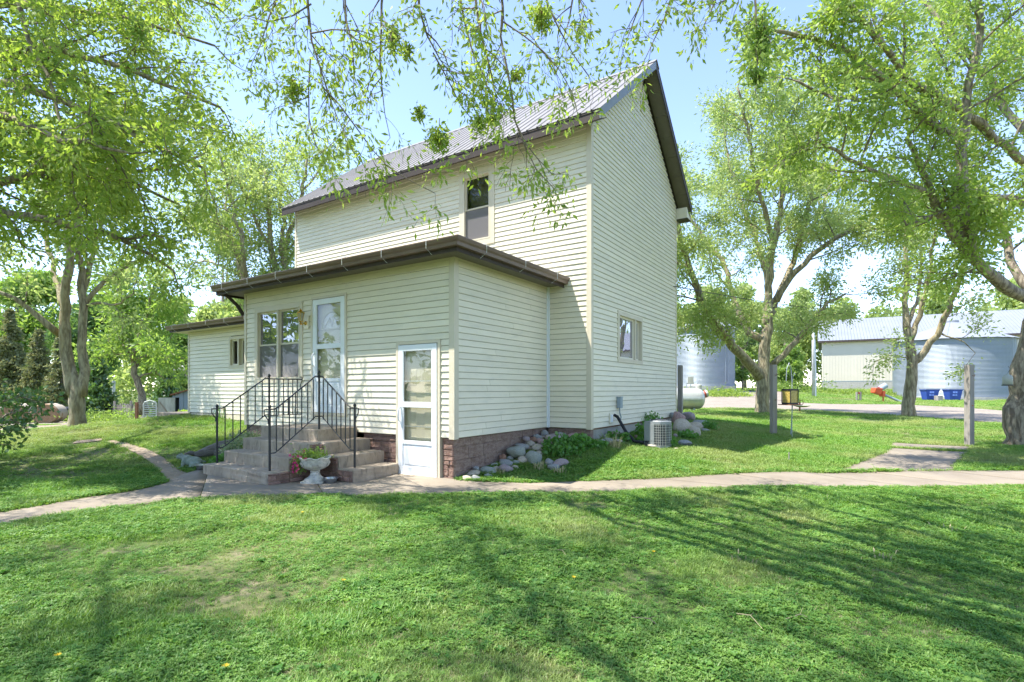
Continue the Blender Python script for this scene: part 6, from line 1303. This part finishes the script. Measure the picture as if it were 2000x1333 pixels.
# tree over the camera whose twigs hang in front of the roof
T = Tree('boxelder_tree', 'tree overhead whose drooping twigs hang before the house roof', (1.2, -4.5, 0), 6, ('bark', 'twig', 'leaf_bright'), 'yard trees'); T.lm = 2.4
T.limb(flare([(1.2, -4.5, 0, .36), (1.15, -4.5, 2, .3), (1.0, -4.3, 4.5, .27), (.8, -4.0, 7.5, .2), (.6, -3.6, 10, .08)]), .03, 12)
Y = 6.0
hang = [(598, [(598,-40),(608,0),(608,80),(606,116),(628,168),(660,224),(692,300)], 5.9, 6.9), (0, [(606,116),(598,168),(600,248),(612,296),(640,330)], 5.9, 0), (0, [(608,8),(585,40),(545,62),(500,48),(480,30)], 5.9, 0), (0, [(606,66),(650,40),(700,60),(735,85)], 5.8, 0),
 (0, [(628,168),(660,210),(700,250),(740,330),(800,355),(850,378)], 5.9, 0), (750, [(750,-40),(754,0),(744,60),(740,120),(740,168),(752,225),(762,270)], 6.2, 7.0), (816, [(816,-40),(816,0),(820,64),(844,100),(864,140),(892,160)], 5.6, 6.8), (0, [(846,104),(872,160),(900,220),(934,250)], 5.6, 0), (898, [(896,-40),(898,0),(912,60),(932,140),(956,180),(980,232)], 6.3, 7.2),
 (924, [(924,-40),(924,0),(946,80),(952,118),(966,180),(985,240)], 5.8, 6.9), (976, [(976,-40),(976,0),(978,80),(996,152),(1010,238),(1014,285),(1022,320),(1060,350),(1085,372)], 6.0, 7.1), (0, [(1012,250),(1030,300),(1055,320),(1078,340)], 5.9, 0), (1060, [(1056,-40),(1060,0),(1075,50),(1110,100),(1150,150)], 6.4, 7.3), (0, [(978,40),(1020,70),(1070,100),(1120,170),(1130,230)], 6.2, 0),
 (1260, [(1270,-60),(1262,-10),(1240,40),(1220,90)], 6.2, 7.4), (1330, [(1330,-60),(1320,-10),(1300,40),(1270,80),(1258,120)], 6.3, 7.5), (1400, [(1420,-60),(1400,-10),(1385,40),(1370,60)], 6.0, 7.4), (1478, [(1485,-60),(1476,0),(1472,50),(1476,90),(1480,150)], 5.6, 7.2), (560, [(560,-60),(550,-10),(520,60),(490,130)], 6.5, 7.4), (660, [(668,-60),(664,0),(690,60),(700,130),(690,190)], 6.4, 7.3), (1130, [(1130,-60),(1120,0),(1110,50),(1095,90)], 6.6, 7.5)]
for x0, pts_, Yh, zt in hang:
    P_ = pl_(pts_, Yh, .010 if not zt else .017, .003); Ln = sum(math.hypot(a[0]-b[0], a[1]-b[1]) for a, b in zip(pts_, pts_[1:]))
    if zt: 
        q = P_[0]; m_ = (q[0]*.55+.3, 2.2, 8.6); P0_ = [(.9, -4.0, 6.2, .10), (q[0]*.25+.6, -1.2, 7.8, .07), (m_[0], m_[1], m_[2], .055), (q[0]*.85, 4.6, max(7.4, q[2]+1.2), .04), (q[0], q[1], q[2]+.35, .03)]
        Lh = T.limb(P0_, .03, 6); T.clothe(Lh, 1.7, 1.1, 4.0, .55, 13, .09, t0=.25, up2=-.0, up3=-.05, keep=lambda b: (b[2]-CAMH)/max(b[1], .05) > .80 or b[1] < .3)
    L_ = T.limb(P_, .012, 5, tw=True); T.clothe(L_, 4.6, .62, 4.6, .34, 7, .055, t0=.06, up2=-.12, up3=-.14, spread=.75)
T.lm = 6.0
# extra crown behind the camera and to its left, which shades the front lawn
for P_ in ([(.9,-4,6.0,.14),(-1.5,-2.6,8.0,.1),(-4.2,-1.2,9.0,.06),(-6.5,.2,9.4,.03)], [(.9,-4,5.5,.14),(-2.2,-4.2,7.2,.1),(-5.2,-4,8.4,.05),(-7.6,-3.6,9,.03)], [(.9,-4,6.4,.12),(2.5,-2,8.4,.08),(4.6,.4,9.4,.05),(6.2,2.2,9.8,.03)], [(.9,-4,6.4,.12),(.6,-1.2,8.8,.08),(.2,1.6,9.8,.05),(-.4,3.4,10.2,.03)], [(.9,-4,5.8,.12),(3.6,-4,7.6,.08),(6.4,-3.2,8.6,.05),(8.6,-2,9,.03)],
           [(.9,-4,6.0,.12),(.6,-6.4,8,.08),(.2,-8.4,9,.04)], [(.9,-4,7.0,.12),(-1.2,-.6,9.2,.08),(-3.0,2.0,10,.05),(-4.4,3.8,10.2,.03)], [(.9,-4,7,.10),(3.4,-.4,9.4,.07),(6.4,2.4,10.4,.05),(9,4.4,10.8,.03)], [(.9,-4,5.6,.1),(-1.0,-3.4,6.8,.07),(-3.2,-2.0,7.4,.05),(-5,-.6,7.6,.03)]):
    P_ = [q[:3]+(q[3]*.55,) for q in P_]
    T.clothe(T.limb(P_, .08, 7), 1.7, 1.5, 3.6, .8, 14, .30, t0=.3, keep=lambda b: (b[2]-CAMH)/max(b[1], .05) > .80 or b[1] < .3)
for k, (x1, y1, z1) in enumerate([(-9, 1, 9.2), (-7.5, 2.6, 9.6), (-6, 1.2, 8.8), (-4.6, 3.4, 9.8), (-3.2, 1.4, 9.0), (-2, 4.2, 10.2), (-1, .6, 9.0), (.4, 4.6, 10.2), (1.6, 2.2, 9.4), (-8.4, 4.4, 9.8), (-5.4, 5.2, 10.2), (2.6, 5, 10.6), (-10.4, 3.2, 9.4), (3.6, .6, 9)]):
    T.clothe(T.limb([(.9, -4, 6.2, .06), (.9+(x1-.9)*.35, -4+(y1+4)*.35, 7.6, .045), (.9+(x1-.9)*.75, -4+(y1+4)*.7, 8.6, .03), (x1, y1, z1, .012)], .06, 6), 1.7, 1.5, 3.6, .8, 15, .30, t0=.45, keep=lambda b: (b[2]-CAMH)/max(b[1], .05) > .82 or b[1] < .3)
T.done(.085, aspect=.36, droop=.6)
# witches' brooms hanging among those twigs
rg = np.random.default_rng(8)
for i, (x, y, w, hh, Yh) in enumerate([(575,175,50,50,5.9),(768,75,36,56,6.2),(797,100,24,28,6),(856,272,50,50,5.7),(818,222,28,26,5.9),(935,240,40,36,6),(962,230,26,30,6),(1056,32,50,60,6.3),(1008,150,26,28,6.1),(1487,75,44,90,5.6),(1480,150,36,36,5.6),(128,285,40,40,6.9),(95,130,50,46,6.9),(268,60,44,46,7.2),(250,140,30,26,7)]):
    c = at(x, y, Yh); k = Yh/FPX; n = int(w*hh*.16); P_ = rg.normal(size=(n, 3))*[w*k*.22, w*k*.2, hh*k*.26]
    t = thing('witches_broom', ['dense leafy knot at the far left of the hanging twigs', 'leafy knot high on the second hanging twig', 'small leafy knot beside the high one', 'leafy knot just over the roof edge', 'small leafy knot above the roof edge', 'leafy knot over the roof left of the window', 'small dark knot beside the roof knot', 'large leafy knot high at the right of the hanging twigs', 'small knot on the long hanging twig', 'long leafy knot hanging at the top right', 'round leafy knot below the long one at top right', 'dark leafy knot among the left branches', 'leafy knot in the upper left corner crown', 'leafy knot at the top of the left crown', 'small knot in the middle of the left crown'][i], 'leaf clump', c, 0, 'leafy knots in the hanging branches')
    leaves('foliage', P_, .06, M['leaf_mid'] if i > 8 else M['leaf_bright'], t, i, .4); m_ = MB()
    for j in range(12): q = rg.normal(size=3)*[w*k*.2, w*k*.2, hh*k*.25]; m_.tube([(0, 0, hh*k*.4), tuple(q*.6), tuple(q)], .004, 3)
    m_.build('twig_tangle', M['rust'], t)
# trees behind the wing
def bg_tree(name, label, px, pyb, Y, trunks, seed, leaf, ls, mats=('bark_lt', 'twig'), dens=(1.6, 2.0, 3.6, .8, 15, .2), t0=.3, group='trees around the farmyard', zb=None):
    b = at(px, pyb, Y); b.z = h(b.x, Y) if zb is None else zb
    T = Tree(name, label, b, seed, (mats[0], mats[1], leaf), group)
    for P_, Ys, r0, r1 in trunks:
        L_ = pl_(P_, [Y+q for q in Ys] if hasattr(Ys, '__len__') else Y, r0, r1); 
        if P_[0][1] > 700 and hasattr(Ys, '__len__') is False: L_ = flare(L_, 1.3)
        T.clothe(T.limb(L_, .05), *dens, t0=t0)
    return T.done(ls)
bg_tree('maple_tree', 'upright multi stemmed tree rising behind the porch roof', 552, 800, 22, [([(548,800),(545,640),(538,535),(527,480),(525,400),(515,330)], 0, .2, .05), ([(552,800),(553,640),(551,530),(556,480),(578,430),(592,370),(600,310)], [0,0,0,0,-.3,-.6,-1], .18, .04), ([(551,500),(552,430),(545,360),(560,300)], [0,.5,1,1.4], .1, .03), ([(540,560),(570,500),(615,440),(640,390),(650,340)], [0,.6,1,1.4,2], .08, .03), ([(530,500),(500,430),(470,360),(450,320)], [0,-.5,-1,-1.4], .08, .03), ([(592,370),(620,340),(640,310)], [-.6,-.2,.4], .05, .02), ([(527,420),(500,360),(490,300)], [0,.5,1], .06, .02)], 11, 'leaf_pale', .14, dens=(1.9, 1.9, 3.8, .8, 18, .19))
bg_tree('maple_tree', 'slanting tree behind the side wing roof', 500, 800, 21, [([(505,800),(492,650),(478,545),(462,500),(440,460),(410,400),(375,350)], 0, .19, .04), ([(480,550),(468,490),(430,450),(390,430),(350,420)], [0,.4,.8,1.2,1.6], .1, .03), ([(478,545),(470,470),(455,400),(440,340),(430,300)], [0,-.4,-.8,-1.2,-1.6], .1, .03), ([(470,540),(440,520),(400,510),(370,520),(350,540)], [0,.5,1,1.3,1.6], .06, .02), ([(440,460),(440,400),(455,340)], [0,.5,1], .06, .02)], 12, 'leaf_pale', .14, dens=(1.9, 1.9, 3.8, .8, 18, .19))
bg_tree('maple_tree', 'dark trunked tree leaning beyond the white headboard', 278, 800, 25, [([(280,802),(272,760),(262,725),(256,700),(245,660),(235,600),(225,540)], 0, .17, .05), ([(258,705),(270,660),(285,610),(300,560)], [0,-.3,-.6,-1], .1, .03), ([(252,690),(230,650),(215,600),(200,560)], [0,.4,.8,1.2], .08, .02), ([(262,700),(300,690),(330,680),(355,700)], [0,-.4,-.8,-1.2], .07, .02), ([(250,690),(215,690),(195,700)], [0,-.4,-.8], .05, .02), ([(270,740),(300,720),(320,740)], [0,.3,.6], .05, .02)], 13, 'leaf_mid', .2, ('bark', 'twig'), dens=(2.0, 1.9, 3.8, .8, 18, .2))
# background crowns as clouds of leaves on a trunk
def crown_tree(name, label, px, pyb, pyt, w, Y, seed, leaf, n, ls, trunk_w=.02, lobes=9, cone=False, group='trees around the farmyard', bark='bark', base_f=.18, droop=.3):
    b = at(px, pyb, Y); zg = h(b.x, Y); top = at(px, pyt, Y).z; Ht = top-zg; W_ = w/FPX*Y/2; rg = np.random.default_rng(seed)
    t = thing(name, label, 'tree', (b.x, Y, zg), 0, group); m_ = MB(); r = max(.08, Ht*trunk_w)
    ln = rg.normal(size=2)*.02*Ht; tp = [(0, 0, -.2), (ln[0]*.4, ln[1]*.4, Ht*.3), (ln[0], ln[1], Ht*.65), (ln[0], ln[1], Ht*.95)]; m_.tube(tp, [r*1.25, r*.9, r*.5, r*.1], 8)
    P_ = []; D_ = []; n = int(n*2.2)
    if cone:
        lay = 26
        for k in range(lay):
            z = Ht*(.06+.93*k/lay); rad = W_*(1-(k/lay)**1.15)*(.85+.3*rg.random())+.05; nb = max(4, int(11*(1-k/lay)))
            for a in rg.uniform(0, 6.283, nb):
                m2 = max(3, int(n/(lay*8))); s_ = rg.random(m2)**.6; rr_ = rad*rg.uniform(.7, 1.1); P_.append(np.stack([rr_*s_*math.cos(a), rr_*s_*math.sin(a), z-.18*rr_*s_+rg.normal(size=m2)*.08*Ht/10], 1)+rg.normal(size=(m2, 3))*[.11*rr_+.05, .11*rr_+.05, .04])
    else:
        for k in range(lobes):
            a = rg.uniform(0, 6.283); q = rg.random()**.5*.72; zc = Ht*(base_f+.18+(.80-base_f)*rg.random()); sh_ = 1-abs((zc/Ht-.55))*.75; c = np.array([W_*q*math.cos(a)*sh_, W_*q*math.sin(a)*sh_, zc]); R_ = W_*rg.uniform(.32, .55)
            m2 = n//lobes; d = rg.normal(size=(m2, 3)); d /= np.linalg.norm(d, axis=1)[:, None]; rr_ = R_*rg.random(m2)**.42; off = d*rr_[:, None]*[1, 1, .72]; kk = vnoise(off[:, :2]+off[:, 2:]*.7+50, .5*R_, seed+k) > .30; P_.append((c+off)[kk])
            m_.tube([(ln[0]*.4, ln[1]*.4, min(zc*.6, Ht*.35)), tuple((c+np.array([0, 0, zc*.55]))/2*[1, 1, 1]), tuple(c)], [r*.5, r*.3, .02], 5)
    m_.build('trunk', M[bark], t, True); leaves('crown', np.concatenate(P_), ls, M[leaf], t, seed, droop, .5); return t
for i, a in enumerate([
 ('cedar_tree', 'brownish cedar at the far left edge behind the bales', 20, 800, 600, 100, 40, 41, 'cedar', 7000, .26, True), ('cedar_tree', 'pale brown cedar behind the first hay bale', 75, 800, 640, 80, 38, 42, 'cedar', 6000, .24, True), ('cedar_tree', 'narrow cedar directly left of the twin trunks', 118, 798, 650, 66, 37, 43, 'cedar', 5000, .24, True), ('cedar_tree', 'dark layered cedar behind the twin trunked tree', 190, 798, 690, 74, 33, 44, 'leaf_dark', 5000, .24, True), ('cedar_tree', 'dark small cedar before the tin shed', 325, 800, 700, 54, 30, 45, 'leaf_dark', 3600, .22, True)]):
    crown_tree(a[0], a[1], a[2], a[3], a[4], a[5], a[6], a[7], a[8], a[9], a[10], cone=True, group='cedars at the left of the yard')
for a in [('maple_tree', 'leafy tree behind the cedars at the far left', 40, 800, 520, 190, 50, 51, 'leaf_mid', 9000, .40), ('maple_tree', 'leafy tree between the twin trunks and the leaning tree', 185, 800, 560, 150, 48, 52, 'leaf_deep', 8000, .38), ('maple_tree', 'rounded tree above the small tin shed', 330, 800, 590, 120, 40, 53, 'leaf_mid', 8000, .32), ('maple_tree', 'dense green tree beside the side wing corner', 372, 800, 640, 90, 34, 54, 'leaf_deep', 5200, .27),
          ('maple_tree', 'distant tree low over the far left field', -40, 800, 580, 160, 55, 55, 'leaf_mid', 5000, .42),
          ('maple_tree', 'leafy tree filling the gap behind the porch roof', 440, 800, 470, 150, 42, 56, 'leaf_pale', 6000, .36),
          ('maple_tree', 'leafy green tree between the pale bin and the forked trunk', 1455, 760, 600, 90, 58, 61, 'leaf_pale', 5200, .42), ('maple_tree', 'bright tree behind the utility pole', 1535, 760, 590, 120, 74, 62, 'leaf_pale', 6500, .46), ('maple_tree', 'low bushy tree right of the forked trunk base', 1535, 765, 675, 70, 52, 63, 'leaf_mid', 4000, .34), ('maple_tree', 'small tree left of the forked trunk beside the bin', 1450, 760, 690, 50, 50, 66, 'leaf_mid', 2600, .3),
          ('maple_tree', 'tall tree behind the pale silver bin', 1370, 760, 560, 120, 72, 64, 'leaf_pale', 5000, .5)]:
    crown_tree(*a[:8], a[8], a[9], a[10])
# wood beyond the shed and round the farm: one mass
def wood(name, arc, n, hgt, seed, mt, ls, dens):
    rg = np.random.default_rng(seed); P_ = []
    for k in range(n):
        f = (k+rg.random())/n; x = arc[0][0]+(arc[1][0]-arc[0][0])*f; y = arc[0][1]+(arc[1][1]-arc[0][1])*f+rg.uniform(-4, 4); R_ = rg.uniform(2.6, 5.2); H_ = hgt*rg.uniform(.65, 1.1); zg = h(x, y)
        for j in range(4):
            c = np.array([x+rg.normal()*R_*.5, y+rg.normal()*R_*.4, zg+H_*(.2+.65*j/3)]); d = rg.normal(size=(dens, 3)); d /= np.linalg.norm(d, axis=1)[:, None]; P_.append(c+d*(R_*(1-.13*j)*rg.random(dens)**.35)[:, None]*[.8, .8, .9])
    return leaves(name, np.concatenate(P_), ls, M[mt], None, seed, .2, .6)
wood('woods', ((18, 96), (95, 66)), 28, 17, 71, 'leaf_pale', .62, 640)
wood('woods', ((95, 66), (120, 20)), 12, 13, 72, 'leaf_mid', .9, 160)
wood('woods', ((-95, 75), (-14, 100)), 24, 17, 73, 'leaf_pale', .7, 480)
wood('woods', ((-14, 100), (18, 96)), 8, 10, 74, 'leaf_mid', .9, 140)
# brush at the foot of the bins, along the shed bank, on the left fence line
def brush(name, label, A_, B_, n, hgt, wd, mt, ls, seed):
    rg = np.random.default_rng(seed); f = rg.random(n); P_ = np.stack([A_[0]+(B_[0]-A_[0])*f, A_[1]+(B_[1]-A_[1])*f], 1)+rg.normal(size=(n, 2))*wd; z = hN(P_)+np.abs(rg.normal(size=n))*hgt*(.4+.9*vnoise(P_, 1.3, seed))
    return leaves(name, np.concatenate([P_, z[:, None]], 1), ls, M[mt], None, seed, -.3, .3)
def B2(px, py, Y): v = at(px, py, Y); return (v.x, v.y)
brush('undergrowth', '', B2(1385, 0, 39), B2(1450, 0, 41), 2600, .25, .5, 'leaf_bright', .22, 81); brush('undergrowth', '', B2(1310, 0, 38), B2(1370, 0, 38), 700, .22, .4, 'leaf_bright', .22, 82)
brush('undergrowth', '', B2(1590, 0, 50), B2(1770, 0, 48), 3600, .16, .7, 'leaf_bright', .22, 83); brush('undergrowth', '', B2(1500, 0, 50), B2(1590, 0, 52), 2600, .6, 1.0, 'leaf_mid', .3, 84)
brush('undergrowth', '', B2(170, 0, 31), B2(260, 0, 29), 1800, .28, .5, 'leaf_mid', .18, 85); brush('undergrowth', '', B2(300, 0, 27), B2(370, 0, 23), 900, .22, .4, 'leaf_mid', .14, 86); brush('undergrowth', '', B2(100, 0, 33), B2(180, 0, 33), 700, .25, .5, 'leaf_mid', .18, 87)
p = onground(330, 800); leaf_patch('hosta_clump', 'yellow green leafy clump before the small tin shed', at(365, 0, 20).x, 20.2, .5, .35, .45, 420, .14, 'leaf_bright', 88)
# dark leafy bush at the left edge
T = Tree('lilac_bush', 'dark green leafy bush reaching in at the left edge of the lawn', (-9.1, 8.9, h(-9.1, 8.9)), 91, ('bark', 'twig', 'leaf_dark')); T.t['category'] = 'bush'; T.lm = 1.0
o_ = (-9.3, 8.9)
for P_ in ([(o_[0], o_[1], 0, .03)]+pl_([(-20,830),(20,800),(55,790),(80,795)], 8.9, .02, .005), [(o_[0], o_[1], 0, .03)]+pl_([(-40,800),(0,775),(40,770),(72,785)], 8.8, .02, .005), [(o_[0], o_[1], 0, .03)]+pl_([(-60,800),(-10,765),(15,762),(38,772)], 9.1, .02, .005), [(o_[0], o_[1], 0, .03)]+pl_([(-30,860),(0,862),(20,868)], 8.7, .015, .005), [(o_[0], o_[1], 0, .03)]+pl_([(-40,820),(-5,815),(25,822)], 8.7, .015, .005), [(o_[0], o_[1], 0, .03)]+pl_([(-100,760),(-50,740),(-10,750)], 9.2, .02, .005), [(o_[0], o_[1], 0, .03)]+pl_([(-120,820),(-60,850),(-10,840)], 8.6, .02, .005)):
    T.clothe(T.limb(P_, .02, 6), 7, .34, 8, .2, 14, .05, t0=.35, up2=.0)
T.done(.085, aspect=.6, droop=.2, trunk_name='stems')
# two more yard trees behind the camera, which the panes mirror
for i, (x, y, Ht, w) in enumerate([(26, -6, 9, 8), (-24, -9, 10, 9)]):
    rg = np.random.default_rng(200+i); t = thing('maple_tree', ['tree far right of the viewer beside the drive', 'tree far left of the viewer'][i], 'tree', (x, y, h(x, y)), 0, 'trees behind the viewer'); m_ = MB(); m_.tube([(0, 0, -.2), (.1, 0, Ht*.3), (0, .1, Ht*.8)], [.4, .3, .08], 9); m_.build('trunk', M['bark'], t, True)
    P_ = []
    for k in range(10): c = rg.normal(size=3)*[w*.26, w*.26, Ht*.14]+[0, 0, Ht*.66]; d = rg.normal(size=(1100, 3)); d /= np.linalg.norm(d, axis=1)[:, None]; P_.append(c+d*(w*.24*rg.random(1100)**.4)[:, None]); m_ = MB()
    leaves('crown', np.concatenate(P_), .30, M['leaf_mid'], t, i, .3, .5)
wood('woods', ((-60, -26), (60, -30)), 26, 8, 75, 'leaf_pale', .9, 160)
wood('woods', ((-48, -28), (-58, 45)), 16, 13, 76, 'leaf_mid', .8, 170)
